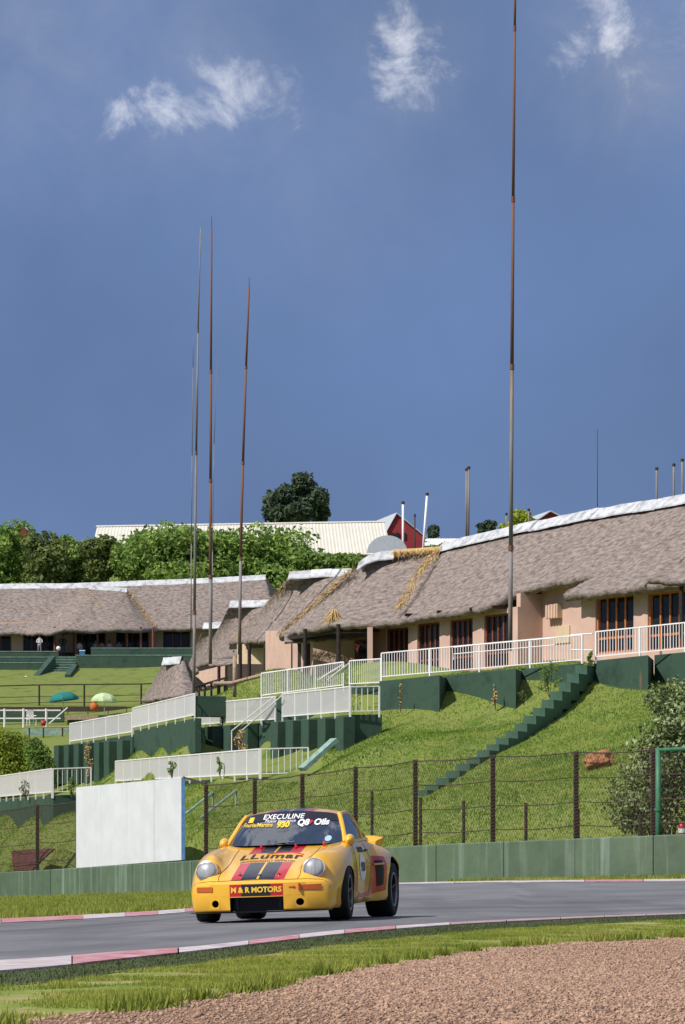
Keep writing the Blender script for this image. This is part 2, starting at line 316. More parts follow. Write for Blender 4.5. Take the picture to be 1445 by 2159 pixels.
for _x in range(-200, 1600, 80):
    _d = float(np.interp(_x, _bx, _bd)); _y = float(np.interp(_x, _bx, _bl)); _f = P(_x, _y, _d); _g = _pts and P(_x, _y + 2.0, _d - 5.5)
    if _x < 760: _pts += [tuple(_g), tuple(P(_x, _y + 5.0, _d - 13))]
    _pts += [(_f[0], _f[1] + .3, _f[2]), (_f[0] + .3, _f[1] + 2.6, _f[2] + .25)]
_A = np.array(_pts); _sc = 1.0
def _phi(a, b, d2=9.0):
    return np.sqrt(((a[:, None, :2] - b[None, :, :2]) ** 2).sum(-1) + d2)
_n = len(_A); _K = np.zeros((_n + 3, _n + 3)); _K[:_n, :_n] = _phi(_A, _A) - np.eye(_n) * .02
_K[:_n, _n] = 1; _K[:_n, _n + 1:] = _A[:, :2]; _K[_n:, :_n] = _K[:_n, _n:].T
_w = np.linalg.solve(_K, np.r_[_A[:, 2], 0, 0, 0])
def Harr(X, D):
    X = np.asarray(X, float); D = np.asarray(D, float); sh = X.shape
    xc = np.clip(X.ravel(), -60, 60); dc = np.clip(D.ravel(), 4, 430); q = np.stack([xc, dc], 1); out = np.empty(len(q))
    for i in range(0, len(q), 20000):
        b = q[i:i + 20000]; out[i:i + 20000] = _phi(b, _A) @ _w[:_n] + _w[_n] + b @ _w[_n + 1:]
    return out.reshape(sh)
def H(x, d): return float(Harr([x], [d])[0])
_ds = np.concatenate([np.arange(9, 60, .1), np.arange(60, 430, .4)])
def on(px, py, off=0.0, dmin=0):
    """where the line of sight through a picture point meets the ground"""
    k = (px - CX) / F; hz = Harr(k * _ds, _ds); rz = HC + (YH - py) / F * _ds
    ok = np.where((rz <= hz) & (_ds > dmin))[0]
    d = _ds[ok[0]] if len(ok) else 120.0
    if len(ok) and ok[0] > 0:
        i = ok[0]; a = rz[i - 1] - hz[i - 1]; b = rz[i] - hz[i]
        if a > 0: d = lerp(_ds[i - 1], _ds[i], a / (a - b))
    return Vector((k * d, d, H(k * d, d) + off))
xs = np.unique(np.concatenate([np.arange(-16, 22.1, .5), np.linspace(-60, -16, 40), np.linspace(22, 60, 36), [-400, -250, -150, -100, 100, 150, 250, 400, -1200, 1200]]))
ds = np.unique(np.concatenate([np.arange(4, 90, .5), np.arange(90, 140, .8), np.arange(140, 430, 2.5), [-40, -15, 480, 600, 900, 1500, 3000]]))
GX, GD = np.meshgrid(xs, ds); GZ = Harr(GX, GD) - .04 * np.clip((74 - GD) / 10, 0, 1) * (GD > -50)
b = MB(); b.v = [tuple(p) for p in np.stack([GX, GD, GZ], -1).reshape(-1, 3)]
nc = len(xs); b.f = [(i * nc + j, i * nc + j + 1, (i + 1) * nc + j + 1, (i + 1) * nc + j) for i in range(len(ds) - 1) for j in range(nc - 1)]
tag(b.build('ground', M['soil'], smooth=True), kind='structure')

def cr(pl, n):
    """smooth curve through picture points, n samples"""
    A = [np.array(p, float) for p in pl]; A = [2 * A[0] - A[1]] + A + [2 * A[-1] - A[-2]]; out = []
    m = len(A) - 3
    for k in range(n):
        s = k / (n - 1) * m; i = min(int(s), m - 1); t = s - i; a, b_, c, d = A[i:i + 4]
        out.append(.5 * (2 * b_ + (c - a) * t + (2 * a - 5 * b_ + 4 * c - d) * t * t + (3 * b_ - a - 3 * c + d) * t ** 3))
    return out
def ground_line(pl, n, dmin=0): return [on(p[0], p[1], dmin=dmin) for p in cr(pl, n)]
def extend(line, a, b_):
    l = list(line); u = (l[0] - l[1]); u.normalize(); v = (l[-1] - l[-2]); v.normalize()
    return [l[0] + u * a] + l + [l[-1] + v * b_]
def strip(l0, l1, m, off):
    rows = []
    for j in range(m + 1):
        t = j / m; row = [p.lerp(q, t) for p, q in zip(l0, l1)]
        z = Harr([p.x for p in row], [p.y for p in row]); rows.append([Vector((p.x, p.y, zz + off)) for p, zz in zip(row, z)])
    return rows
NK = 60
kerb_in = ground_line([(-40, 2032), (0, 2027), (110, 2021), (250, 2009), (434, 1996), (700, 1965), (900, 1950), (1050, 1942), (1250, 1934), (1445, 1927), (1500, 1925)], NK)
kerb_out = ground_line([(-40, 2056), (0, 2051), (110, 2042), (250, 2026), (434, 2006), (700, 1974), (900, 1956), (1050, 1946.5), (1250, 1937.2), (1445, 1929.4), (1500, 1927.2)], NK)
verge_out = ground_line([(-40, 2084), (0, 2079), (110, 2071), (250, 2050), (434, 2028), (700, 1994), (900, 1972), (1050, 1960), (1250, 1948), (1445, 1938), (1500, 1936)], NK)
grass_out = ground_line([(-40, 2172), (0, 2163), (110, 2143), (250, 2126), (400, 2104), (560, 2080), (720, 2046), (900, 2018), (1100, 1992), (1445, 1974), (1500, 1972)], NK)
near_line = [Vector((lerp(-7, 9, i / (NK - 1)), 5.0, 0)) for i in range(NK)]
far_in = ground_line([(-40, 1950), (0, 1948), (200, 1938), (400, 1924), (600, 1899), (760, 1875), (840, 1865.5), (1000, 1862), (1150, 1860), (1300, 1859), (1445, 1858), (1500, 1857.5)], NK, 34)
far_out = ground_line([(-40, 1944), (0, 1942), (200, 1932), (400, 1919), (600, 1895.5), (760, 1872.5), (840, 1864.2), (1000, 1860.5), (1150, 1858), (1300, 1856.8), (1445, 1855.8), (1500, 1855)], NK, 34)
e8 = lambda l: extend(l, 9, 22)
b = MB().grid(strip(e8(kerb_in), e8(far_in), 60, .006)); rt = tag(b.build('race_track', M['asphalt'], smooth=True), kind='structure')
uvl = rt.data.uv_layers.new(name='UVMap'); ncol = NK + 2; al = np.r_[0, np.cumsum([(e8(kerb_in)[i + 1] - e8(kerb_in)[i]).length for i in range(ncol - 1)])]
vi = np.empty(len(rt.data.loops), 'i4'); rt.data.loops.foreach_get('vertex_index', vi); uvl.data.foreach_set('uv', np.stack([al[vi % ncol], (vi // ncol) / 60.0], 1).ravel().astype('f4'))
b = MB().grid(strip(e8(kerb_out), e8(verge_out), 5, .002)); tag(b.build('verge', M['verge'], smooth=True), kind='structure')
b = MB().grid(strip(e8(verge_out), e8(grass_out), 12, -.002)); tag(b.build('grass_strip', M['grassbase'], smooth=True), kind='structure')
b = MB().grid(strip(e8(grass_out), extend(near_line, 9, 22), 24, -.006)); tag(b.build('gravel_trap', M['gravelbase'], smooth=True), kind='structure')

def kerb(name, l0, l1, blk, off, off2, reds=None):
    """kerb of separate red and white blocks of about blk metres"""
    root = empty(name, l0[0]); tag(root, kind='structure')
    s = np.r_[0, np.cumsum([(l0[i + 1] - l0[i]).length for i in range(len(l0) - 1)])]
    n = max(2, int(round(s[-1] / blk))); A0 = np.array([tuple(p) for p in l0]); A1 = np.array([tuple(p) for p in l1])
    for k in range(n):
        t = np.linspace(k / n * s[-1] + .012, (k + 1) / n * s[-1] - .012, 6)
        a = np.stack([np.interp(t, s, A0[:, i]) for i in range(3)], 1); c = np.stack([np.interp(t, s, A1[:, i]) for i in range(3)], 1)
        rows = []
        for f, dz in ((0, -.05), (0, off), (.5, (off + off2) / 2 + .012), (1, off2), (1, -.05)):
            q = a + (c - a) * f; z = Harr(q[:, 0], q[:, 1]); rows.append([Vector((x[0], x[1], zz + dz)) - root.location for x, zz in zip(q, z)])
        mb = MB().grid(rows); nr = 6
        mb.f.append(tuple(r * nr for r in range(5))); mb.f.append(tuple(r * nr + nr - 1 for r in range(4, -1, -1)))
        o = fixn(mb.build('kerb_block', M['kerb_worn' if reds is None and k % 2 == 0 and pxof(c[3])[0] > 860 else 'kerb_red' if k % 2 == 0 and (reds is None or any(a_ < pxof(c[3])[0] < b_ for a_, b_ in reds)) else ('kerb_worn' if reds is None and k % 2 and pxof(c[3])[0] > 1000 else 'kerb_white')], root))
    return root
kerb('near_kerb', e8(kerb_in), e8(kerb_out), 1.75, .013, .017)
kerb('far_kerb', e8(far_in), e8(far_out), 2.4, .016, .035, [(60, 480), (1180, 1330)])

# barrier line: distance along the wall from picture x
def bard(px): return float(np.interp(px, _bx, _bd))
def barfoot(px, back=0.0):
    p = P(px, float(np.interp(px, _bx, _bl)), bard(px)); return p
line = [barfoot(x) for x in np.linspace(-260, 1760, 200)]
s = np.r_[0, np.cumsum([(line[i + 1] - line[i]).length for i in range(199)])]; LA = np.array([tuple(p) for p in line])
def barat(t): return Vector([float(np.interp(t, s, LA[:, i])) for i in range(3)])
def bars_of(px): # arc length at picture x
    q = np.array([pxof(p)[0] for p in line]); return float(np.interp(px, q, s))
bw = empty('concrete_barrier', barat(0)); tag(bw, 'long low green concrete barrier of jointed panels along the track edge', 'barrier')
off0 = bars_of(53) % 2.85; n = int((s[-1] - off0) / 2.85)
for k in range(n):
    a = barat(off0 + k * 2.85 + .012); c = barat(off0 + (k + 1) * 2.85 - .012); t = (c - a).normalized(); nn = Vector((-t.y, t.x, 0)).normalized()
    if nn.y < 0: nn = -nn
    hgt = 1.045 + random.uniform(-.006, .006); j = random.uniform(-.012, .012)
    mb = MB(); poly = []
    pr = [(0, -.3), (0, .0), (.0, hgt - .03), (.03, hgt), (.22, hgt), (.25, hgt - .03), (.25, -.3)]
    vs = []
    for q in (a, c):
        for w_, z in pr: vs.append(q + nn * (w_ + j) + Vector((0, 0, z)) - bw.location)
    m_ = len(pr); mb.add(vs, [tuple(range(m_)), tuple(range(2 * m_ - 1, m_ - 1, -1))] + [(i, m_ + i, m_ + (i + 1) % m_, (i + 1) % m_) for i in range(m_)])
    fixn(mb.build('panel', M['barrier'], bw))
# concrete apron at the barrier foot, left part
apl = [barat(t) for t in np.linspace(0, bars_of(420), 30)]
def nrmof(i, l):
    t = (l[min(i + 1, len(l) - 1)] - l[max(i - 1, 0)]).normalized(); v = Vector((-t.y, t.x, 0)).normalized(); return v if v.y > 0 else -v
b = MB().grid(strip([p - nrmof(i, apl) * .35 for i, p in enumerate(apl)], [p + nrmof(i, apl) * .05 for i, p in enumerate(apl)], 2, .02)); tag(b.build('apron_pavement', M['concrete']), kind='structure')

# ------------------------------------------------------------------ grass and gravel, real geometry
def inpoly(px, py, poly):
    c = False; j = len(poly) - 1
    for i in range(len(poly)):
        if (poly[i][1] > py) != (poly[j][1] > py) and px < (poly[j][0] - poly[i][0]) * (py - poly[i][1]) / (poly[j][1] - poly[i][1]) + poly[i][0]: c = not c
        j = i
    return c
def blades(name, pts, hmin, hmax, w, material, lean=.5, nper=2):
    """pts: Nx3 roots; each gets nper bent narrow triangles"""
    N = len(pts); rng = np.random.default_rng(5); V = []; 
    for k in range(nper):
        a = rng.uniform(0, 2 * math.pi, N); h = rng.uniform(hmin, hmax, N); ln = rng.uniform(0, lean, N) * h
        dx = np.cos(a); dy = np.sin(a); jx = rng.normal(0, .03, N); jy = rng.normal(0, .03, N)
        base = pts + np.stack([jx, jy, np.full(N, -.01)], 1); side = np.stack([-dy, dx, np.zeros(N)], 1) * (w / 2)
        tip = base + np.stack([dx * ln, dy * ln, h], 1)
        V.append(np.stack([base - side, base + side, tip], 1))
    V = np.concatenate(V).reshape(-1, 3); T = len(V) // 3
    me = bpy.data.meshes.new(name); me.vertices.add(len(V)); me.vertices.foreach_set('co', V.ravel().astype('f4'))
    me.loops.add(3 * T); me.loops.foreach_set('vertex_index', np.arange(3 * T, dtype='i4')); me.polygons.add(T); me.polygons.foreach_set('loop_start', np.arange(0, 3 * T, 3, dtype='i4'))
    me.update(calc_edges=True); me.materials.append(material); o = bpy.data.objects.new(name, me); link(o); return o
def between(l0, l1, n, seed, dens=None):
    """random ground points between two lines"""
    rng = np.random.default_rng(seed); A0 = np.array([tuple(p) for p in l0]); A1 = np.array([tuple(p) for p in l1])
    wd = np.linalg.norm((A1 - A0)[:, :2], axis=1); seg = np.linalg.norm(np.diff(A0[:, :2], axis=0), axis=1); ar = seg * (wd[:-1] + wd[1:]) / 2; ar = ar / ar.sum()
    i = rng.choice(len(ar), n, p=ar); u = rng.random(n)[:, None]; v = rng.random(n)[:, None]
    p = (A0[i] * (1 - u) + A0[i + 1] * u) * (1 - v) + (A1[i] * (1 - u) + A1[i + 1] * u) * v
    p[:, 2] = Harr(p[:, 0], p[:, 1]) - .002; return p
def patchy(p, scale, thr, seed=0.0):
    k = np.array([noise.noise(Vector((q[0] * scale + seed, q[1] * scale, seed))) for q in p]); return p[k > thr]
g_in = [p.lerp(q, .02) for p, q in zip(verge_out, grass_out)]; g_out = [q + (q - p).normalized() * .5 for p, q in zip(verge_out, grass_out)]
gp = between(g_in, grass_out, 105000, 1); gp = patchy(gp, 1.3, -.10, 3.1)
tag(blades('verge_grass', gp, .010, .036, .010, M['blade'], .8), 'short bright grass between dark verge and gravel trap', 'grass', kind='stuff')
ge = patchy(between(grass_out, g_out, 6000, 2), 1.6, .05, 9.0)
tag(blades('grass_fringe', ge, .03, .10, .014, M['blade'], .8), 'sparse grass tufts straying into edge of gravel', 'grass', kind='stuff')
vg = between(kerb_out, verge_out, 16000, 4)
tag(blades('clipped_grass', vg, .012, .035, .012, M['verge'], .8), 'dark closely clipped grass beside the near kerb', 'grass', kind='stuff')
fl = [p for p in far_out if pxof(p)[0] < 460]; bl = []
for p in fl:
    x = pxof(p)[0]; q = barfoot(x); nn = Vector((-.45, -.9, 0)); bl.append(q + nn * .8)
fg = between(fl, bl, 34000, 6)
tag(blades('infield_grass', fg, .05, .16, .03, M['blade'], .7), 'strip of grass between far kerb and green barrier', 'grass', kind='stuff')
rl = [barat(t) - Vector((0, 0, 0)) for t in np.linspace(bars_of(990), bars_of(1600), 20)]; rl2 = [p + Vector((-.5, -.75, 0)) * 1.2 for p in rl]
tag(blades('barrier_grass', between(rl2, rl, 5000, 8), .03, .14, .03, M['blade'], .7), 'thin grass growing along the barrier foot', 'grass', kind='stuff')
# hillside
rng = np.random.default_rng(11); n = 260000
hp = np.stack([rng.uniform(-16, 16, n), rng.uniform(74, 140, n), np.zeros(n)], 1)
bdist = np.interp(hp[:, 0], LA[:, 0], LA[:, 1])
kx = CX + F * hp[:, 0] / hp[:, 1]
hp = hp[(hp[:, 1] > bdist + .5) & (kx > -30) & (kx < 1480) & (hp[:, 1] < np.where(kx > 760, 112, 140))]
hp[:, 2] = Harr(hp[:, 0], hp[:, 1])
kx = CX + F * hp[:, 0] / hp[:, 1]; ky = YH - F * (hp[:, 2] - HC) / hp[:, 1]
keep = ~((kx > 385) & (kx < 735) & (ky < 1650) & (ky > 1480) & (kx < 700 - (ky - 1500) * .2)); hp = hp[keep]
tag(blades('hillside_grass', hp, .03, .10, .035, M['hillblade'], .8), 'rough green grass covering the spectator bank', 'grass', kind='stuff')

# gravel stones
rng = np.random.default_rng(21)
gnear = [Vector((p.x * .0 + lerp(-2.6, 3.0, i / (NK - 1)), 10.3, 0)) for i, p in enumerate(grass_out)]
st = np.concatenate([between(grass_out, gnear, 125000, 22), between([p.lerp(q, -.015) for p, q in zip(grass_out, gnear)], [p.lerp(q, .12) for p, q in zip(grass_out, gnear)], 9000, 23)])
oc = np.array([(1, 0, 0), (-1, .1, 0), (0, 1, .1), (.1, -1, 0), (0, 0, 1), (0, 0, -1)], float)
of = [(4, 0, 2), (4, 2, 1), (4, 1, 3), (4, 3, 0), (5, 2, 0), (5, 1, 2), (5, 3, 1), (5, 0, 3)]
N = len(st); sz = np.clip(rng.lognormal(-5.15, .45, N), .003, .02); V = oc[None] * (sz[:, None, None]) * (rng.uniform(.6, 1.25, (N, 1, 3)) * np.array([1, 1, .62])) * rng.uniform(.8, 1.2, (N, 6, 1))
a = rng.uniform(0, 6.283, N); ca, sa = np.cos(a), np.sin(a); V = np.stack([V[..., 0] * ca[:, None] - V[..., 1] * sa[:, None], V[..., 0] * sa[:, None] + V[..., 1] * ca[:, None], V[..., 2]], -1)
V = V + st[:, None, :] + np.stack([np.zeros(N), np.zeros(N), sz * .15 - .003], 1)[:, None, :]
FA = (np.array(of)[None] + np.arange(N)[:, None, None] * 6).reshape(-1, 3); V = V.reshape(-1, 3)
me = bpy.data.meshes.new('gravel'); me.vertices.add(len(V)); me.vertices.foreach_set('co', V.ravel().astype('f4')); T = len(FA)
me.loops.add(3 * T); me.loops.foreach_set('vertex_index', FA.ravel().astype('i4')); me.polygons.add(T); me.polygons.foreach_set('loop_start', np.arange(0, 3 * T, 3, dtype='i4'))
me.update(calc_edges=True); me.materials.append(M['stone']); tag(link(bpy.data.objects.new('gravel', me)), 'loose pinkish brown gravel stones in the run-off trap', 'gravel', kind='stuff')
# ------------------------------------------------------------------ railings, retaining walls, steps
UB = MB().box((0, 0, .5), (1, 1, 1)).mesh('bar', M['offwhite'])       # unit bar, stands on its base
UBW = MB().box((0, 0, .5), (1, 1, 1)).mesh('bar', M['white'])
def railing(pts, label, hgt=1.02, gap=.125, post=2.1, bw_=.022, material='white', rust=False, low=.10, name='railing'):
    V = [P(*p) for p in pts]; root = empty(name, V[0]); o0 = V[0]; me = UB if rust else UBW; mt = M['offwhite' if rust else 'white']
    tag(root, label, 'railing', 'white railings on the terraces')
    up = Vector((0, 0, 1))
    for a, c in zip(V[:-1], V[1:]):
        ln = (c - a).length; t = (c - a) / ln; rz = math.atan2(t.y, t.x); n = max(1, int(round(ln / gap)))
        MB().bar(a - o0 + up * hgt, c - o0 + up * hgt, .05, .045).build('top_rail', mt, root)
        MB().bar(a - o0 + up * low, c - o0 + up * low, .035, .035).build('bottom_rail', mt, root)
        np_ = max(1, int(round(ln / post)))
        for k in range(np_ + 1): share(me, 'post', root, a.lerp(c, k / np_) - o0 - up * .15, (0, 0, rz), (.055, .055, hgt + .14))
        for k in range(1, n):
            share(me, 'bar', root, a.lerp(c, k / n) - o0 + up * low, (0, 0, rz), (bw_, bw_, hgt - low))
    return root
railing([(805, 1432, 111.5), (1228, 1396, 106)], 'longest white railing above the green buttressed wall, before the thatched wing')
railing([(1257, 1390, 105.5), (1445, 1372, 103), (1560, 1361, 101.5)], 'white railing before the orange framed windows, beside the top of the hill steps')
railing([(738, 1447, 113.5), (804, 1443.5, 112)], 'short white railing joining the longest railing above sparse-barred end panel')
railing([(552, 1471, 119), (725, 1449, 114.5)], 'white railing below the open thatched verandah posts')
railing([(419, 1532, 129), (581, 1521, 117)], 'white railing on the upper row of green fins, far side of the stair rail')
railing([(596, 1516, 116.5), (738, 1505, 106.5)], 'white railing on the upper row of green fins, near side of the stair rail')
railing([(739, 1505, 106.5), (800, 1504, 106.8)], 'sparse-barred white end panel above the green fins', gap=.24)
railing([(244, 1651, 133), (548, 1637, 105.5)], 'long white railing on the lower terrace above the blank white board')
railing([(550, 1637, 105.5), (650, 1634, 105.8)], 'sparse-barred white end panel of the lower terrace', gap=.215)
railing([(148, 1567, 148), (279, 1547, 138)], 'pale railing above the lower row of green fins', gap=.11, bw_=.024)
railing([(280, 1538, 137), (411, 1512, 123)], 'pale sloping railing beside the low thatched hut', gap=.11, bw_=.024)
railing([(-70, 1690, 136), (0, 1684, 128), (110, 1675, 113)], 'rust streaked pale railing beside the yellow green bush', gap=.10, rust=True, bw_=.03)
railing([(112, 1675, 113), (192, 1672, 113.3)], 'sparse-barred rusty white end panel near the blank board', gap=.20, rust=True)

def wallrun(name, pts, depth, drop, label, cat='wall', material='wallgreen', top_over=.0, group=None):
    """retaining wall along a run; pts = top edge (px, py, d)"""
    V = [P(*p) for p in pts]; root = empty(name, V[0]); tag(root, label, cat, group); o0 = V[0]
    for a, c in zip(V[:-1], V[1:]):
        a = a - o0; c = c - o0; t = (c - a).normalized(); n = Vector((-t.y, t.x, 0)).normalized(); n = n if n.y > 0 else -n
        q = [a, c, c + n * depth, a + n * depth]
        mb = MB().add([p - Vector((0, 0, drop)) for p in q] + q, [(3, 2, 1, 0), (4, 5, 6, 7), (0, 1, 5, 4), (1, 2, 6, 5), (2, 3, 7, 6), (3, 0, 4, 7)])
        fixn(mb.build('wall_section', M[material], root, bevel=.02))
    return root
# saw-tooth wall: lit faces and set-back faces
def sawtooth(name, sect, label):
    V0 = P(*sect[0][0]); root = empty(name, V0); tag(root, label, 'wall', 'green retaining walls on the bank')
    for a, c, drop in sect:
        a = P(*a); c = P(*c); q = [a, c, c + Vector((.55, 3.2, 0)), a + Vector((.55, 3.2, 0))]
        q = [p - V0 for p in q]; top = [Vector((p.x, p.y, p.z)) for p in q]; lo = [Vector((p.x, p.y, p.z - drop)) for p in q]
        fixn(MB().add(lo + top, [(3, 2, 1, 0), (4, 5, 6, 7), (0, 1, 5, 4), (1, 2, 6, 5), (2, 3, 7, 6), (3, 0, 4, 7)]).build('wall_section', M['wallgreen'], root, bevel=.025))
sawtooth('retaining_wall', [((800, 1436, 111.0), (927, 1423, 107.6), 3.2), ((940, 1424, 109.6), (1088, 1409, 105.4), 3.2), ((1100, 1410, 107.4), (1226, 1398, 105.2), 3.0)],
         'green buttressed retaining wall under the longest railing, streaked with rust')
sawtooth('retaining_wall', [((1253, 1393, 105.6), (1367, 1381, 102.4), 3), ((1380, 1381, 104.4), (1580, 1361, 99.6), 3)], 'green buttressed retaining wall beside the hill steps and bush')
G2 = 'green retaining walls on the bank'
wallrun('retaining_wall', [(419, 1534, 129.3), (590, 1520, 117), (738, 1507, 106.8)], .5, 2.2, 'green wall behind the upper row of fins', group=G2)
wallrun('retaining_wall', [(738, 1507, 106.6), (806, 1506, 107)], .6, 1.6, 'green end wall beside the grass slope under the sparse-barred panel', group=G2)
wallrun('retaining_wall', [(552, 1473, 119.2), (740, 1450, 114.3), (806, 1446, 112.3)], .5, 1.6, 'green wall under the railing of the open verandah', group=G2)
wallrun('retaining_wall', [(244, 1653, 133.2), (400, 1646, 119), (548, 1639, 105.8)], .5, 2.4, 'green wall behind the blank white board', group=G2)
wallrun('retaining_wall', [(548, 1639, 105.6), (652, 1636, 106)], .6, 1.7, 'green end wall of the lower terrace beside the stair string', group=G2)
wallrun('retaining_wall', [(148, 1569, 148.2), (279, 1549, 138.2)], .5, 2.4, 'green wall behind the lower row of fins', group=G2)
wallrun('retaining_wall', [(-70, 1692, 136.2), (0, 1686, 128.2), (112, 1677, 113.2)], .5, 2.0, 'green wall under the rust streaked railing', group=G2)
wallrun('retaining_wall', [(112, 1677, 113), (192, 1674, 113.5)], .6, 1.3, 'green ledge under the rusty end panel', group=G2)
wallrun('retaining_wall', [(411, 1467, 124), (478, 1468, 124.4)], .7, .9, 'green block wall at the end of the pale sloping railing', group=G2)
wallrun('retaining_wall', [(283, 1540, 136.8), (411, 1514, 122.9)], .3, 1.5, 'faded green wall under the pale sloping railing', group=G2)

# flat terrace floors that the railings stand on
def slab(name, poly, th, material='wallgreen'):
    V = [P(*p) for p in poly]; o = MB().add([v - Vector((0, 0, th)) for v in V] + V, [tuple(range(len(V) - 1, -1, -1)), tuple(range(len(V), 2 * len(V)))] + [(i, (i + 1) % len(V), len(V) + (i + 1) % len(V), len(V) + i) for i in range(len(V))]).build(name, M[material]); fixn(o); tag(o, kind='structure'); return o

def fins(pts, pys, ds_, lo, label, wid=.50, dep=.75, rz=.42):
    for px, py, d in zip(pts, pys, ds_):
        c = P(px, py, d); mb = MB().box((0, 0, -lo / 2), (wid, dep, lo), rz)
        o = mb.build('wall_fin', M['wallgreen'], bevel=.025); o.location = c - Vector((0, .35, 0)); tag(o, label, 'wall fin', 'fins of ' + label)
xs_ = [417, 453, 490, 527, 590, 622, 655, 690, 728]
fins(xs_, np.interp(xs_, [401, 733], [1536, 1512]), np.interp(xs_, [401, 733], [129, 106.5]), 2.5, 'dark green fin under the upper white railing')
xs_ = [128, 149, 170, 191, 213, 234, 262]
fins(xs_, np.interp(xs_, [117, 275], [1573, 1560]), np.interp(xs_, [117, 275], [147, 136]), 2.0, 'dark green fin under the lower pale railing', wid=.42)

# hill steps
A0 = P(888, 1676, 90.4); A1 = P(1243, 1402, 105.8); NS = 18
hs = empty('hill_steps', A0); tag(hs, 'narrow flight of green concrete steps climbing the grass bank', 'steps')
t = (A1 - A0); th = Vector((t.x, t.y, 0)).normalized(); rz = math.atan2(th.y, th.x)
run = Vector((t.x, t.y, 0)).length / NS; rise = t.z / NS
me = MB().box((0, 0, -.32), (run + .04, .46, .64)).mesh('step', M['stepgreen'])
ME_edge = MB().box((0, 0, 0), (run + .05, .97, .03)).mesh('step_edge', M['edge_green'])
for k in range(NS):
    zz = A0.z + rise * (k + 1); p = A0 + th * run * (k + .5)
    # follow the bank
    f_ = (k / NS) ** 1.5; z = max(zz * f_ + (H(p.x, p.y) + .10) * (1 - f_), H(p.x, p.y) + .08)
    o = share(me, 'step', hs, (p.x - A0.x, p.y - A0.y, z - A0.z), (0, 0, rz)); o.scale = (1, 1, 1)
# stair handrails
def handrail(segs, label, r=.03, material='white'):
    a = P(*segs[0][0]); root = empty('handrail', a); tag(root, label, 'handrail')
    for s_ in segs:
        pts = [P(*q) - a for q in s_]; MB().tube(pts, r, 6).build('rail', M[material], root)
    return root
handrail([[(489, 1588, 121), (489, 1541, 121), (579, 1469, 116.5)], [(505, 1588, 120.5), (505, 1545, 120.5), (594, 1467, 116)]], 'pair of white stair rails climbing between green fins')
handrail([[(671, 1434, 116), (722, 1402, 114.3)], [(690, 1434, 115.6), (737, 1398, 113.8), (737, 1440, 113.8)]], 'pair of white stair rails rising at end of verandah railing')
handrail([[(384, 1722, 99.5), (449, 1671, 101), (449, 1700, 101)], [(424, 1724, 98.5), (498, 1667, 100.5), (498, 1700, 100.5)]], 'pale sloping rails behind the fence beside blank board', .045, 'edge_green')
handrail([[(957, 1391, 108), (957, 1379, 108), (1170, 1360, 105.6)], [(957, 1365, 108), (1000, 1360, 107.6), (1170, 1345, 105.6)]], 'white ramp handrail in front of longest railing', .022)
handrail([[(1204, 1339, 107.2), (1250, 1336, 106.6)], [(1204, 1370, 107.2), (1250, 1371, 106.6)]], 'white horizontal rails closing the gap above the hill steps', .03)
a = P(637, 1622, 104); o = MB().bar((0, 0, 0), P(706, 1560, 104.6) - a, .5, .16).build('stair_string', M['edge_green']); o.location = a; tag(o, 'sloping pale green concrete stair string beside lower terrace', 'stair string')

# ------------------------------------------------------------------ thatched buildings
U2 = Vector((.528, -.849)); W2 = Vector((.849, .528)); O2 = Vector((2.5, 132))
def E(px, py, b_):
    k = (px - CX) / F; a = (k * (132 + .528 * b_) - 2.5 - .849 * b_) / (.528 + .849 * k); q = O2 + U2 * a + W2 * b_
    return Vector((q.x, q.y, HC + (YH - py) / F * q.y))
def EA(px, b_):
    k = (px - CX) / F; return (k * (132 + .528 * b_) - 2.5 - .849 * b_) / (.528 + .849 * k)
def Q(a, b_, z): q = O2 + U2 * a + W2 * b_; return Vector((q.x, q.y, z))
def resample(pl, n):
    return [Vector(p) for p in along([tuple(v) for v in pl], n)]
def thatch(parent, eave, ridge, n=60, rows=26, th=.32, name='thatch_roof', o0=Vector((0, 0, 0)), sag=.15, mat_='thatch', amp=.05, wavy=.05):
    e_ = resample(eave, n); r_ = resample(ridge, n); top = []
    for i in range(rows + 1):
        t_ = i / rows; row = []
        for j in range(n):
            p = e_[j].lerp(r_[j], t_); p.z -= sag * math.sin(math.pi * t_)
            f = noise.fractal(Vector((p.x * .9, p.y * .9, p.z * 1.4)), .7, 2.0, 5)
            lay = ((t_ * rows * .5 + .4 * noise.noise(Vector((p.x * 1.3, p.y * 1.3, 0)))) % 1.0)
            p.z += amp * f + .035 * lay
            if i == 0: p.z += wavy * noise.noise(Vector((p.x * 2.1, p.y * 2.1, 4)))
            row.append(p - o0)
        top.append(row)
    # thickness, square to the slope
    mid = (e_[n // 2] - r_[n // 2]); side = (e_[-1] - e_[0]); nv = side.cross(mid).normalized(); nv = nv if nv.z > 0 else -nv
    bot = [[p - nv * th for p in row] for row in top]
    rim = [[top[0][j].lerp(bot[0][j], .5) - nv * 0 + (top[0][j] - top[1][j]).normalized() * .07 for j in range(n)]]
    mb = MB(); mb.grid(bot[::-1] + rim + top)
    nc_ = n; nr = 2 * (rows + 1) + 1
    for s_ in (0, n - 1):
        for i in range(rows):
            a = (rows - i) * nc_ + s_; a2 = (rows - i - 1) * nc_ + s_; c = (rows + 2 + i) * nc_ + s_; c2 = (rows + 3 + i) * nc_ + s_
            mb.f.append((a, a2, c2, c))
    mb.f += [((nr - 1) * nc_ + j, (nr - 1) * nc_ + j + 1, j + 1, j) for j in range(n - 1)]
    o = fixn(mb.build(name, M[mat_], parent, smooth=True)); return o
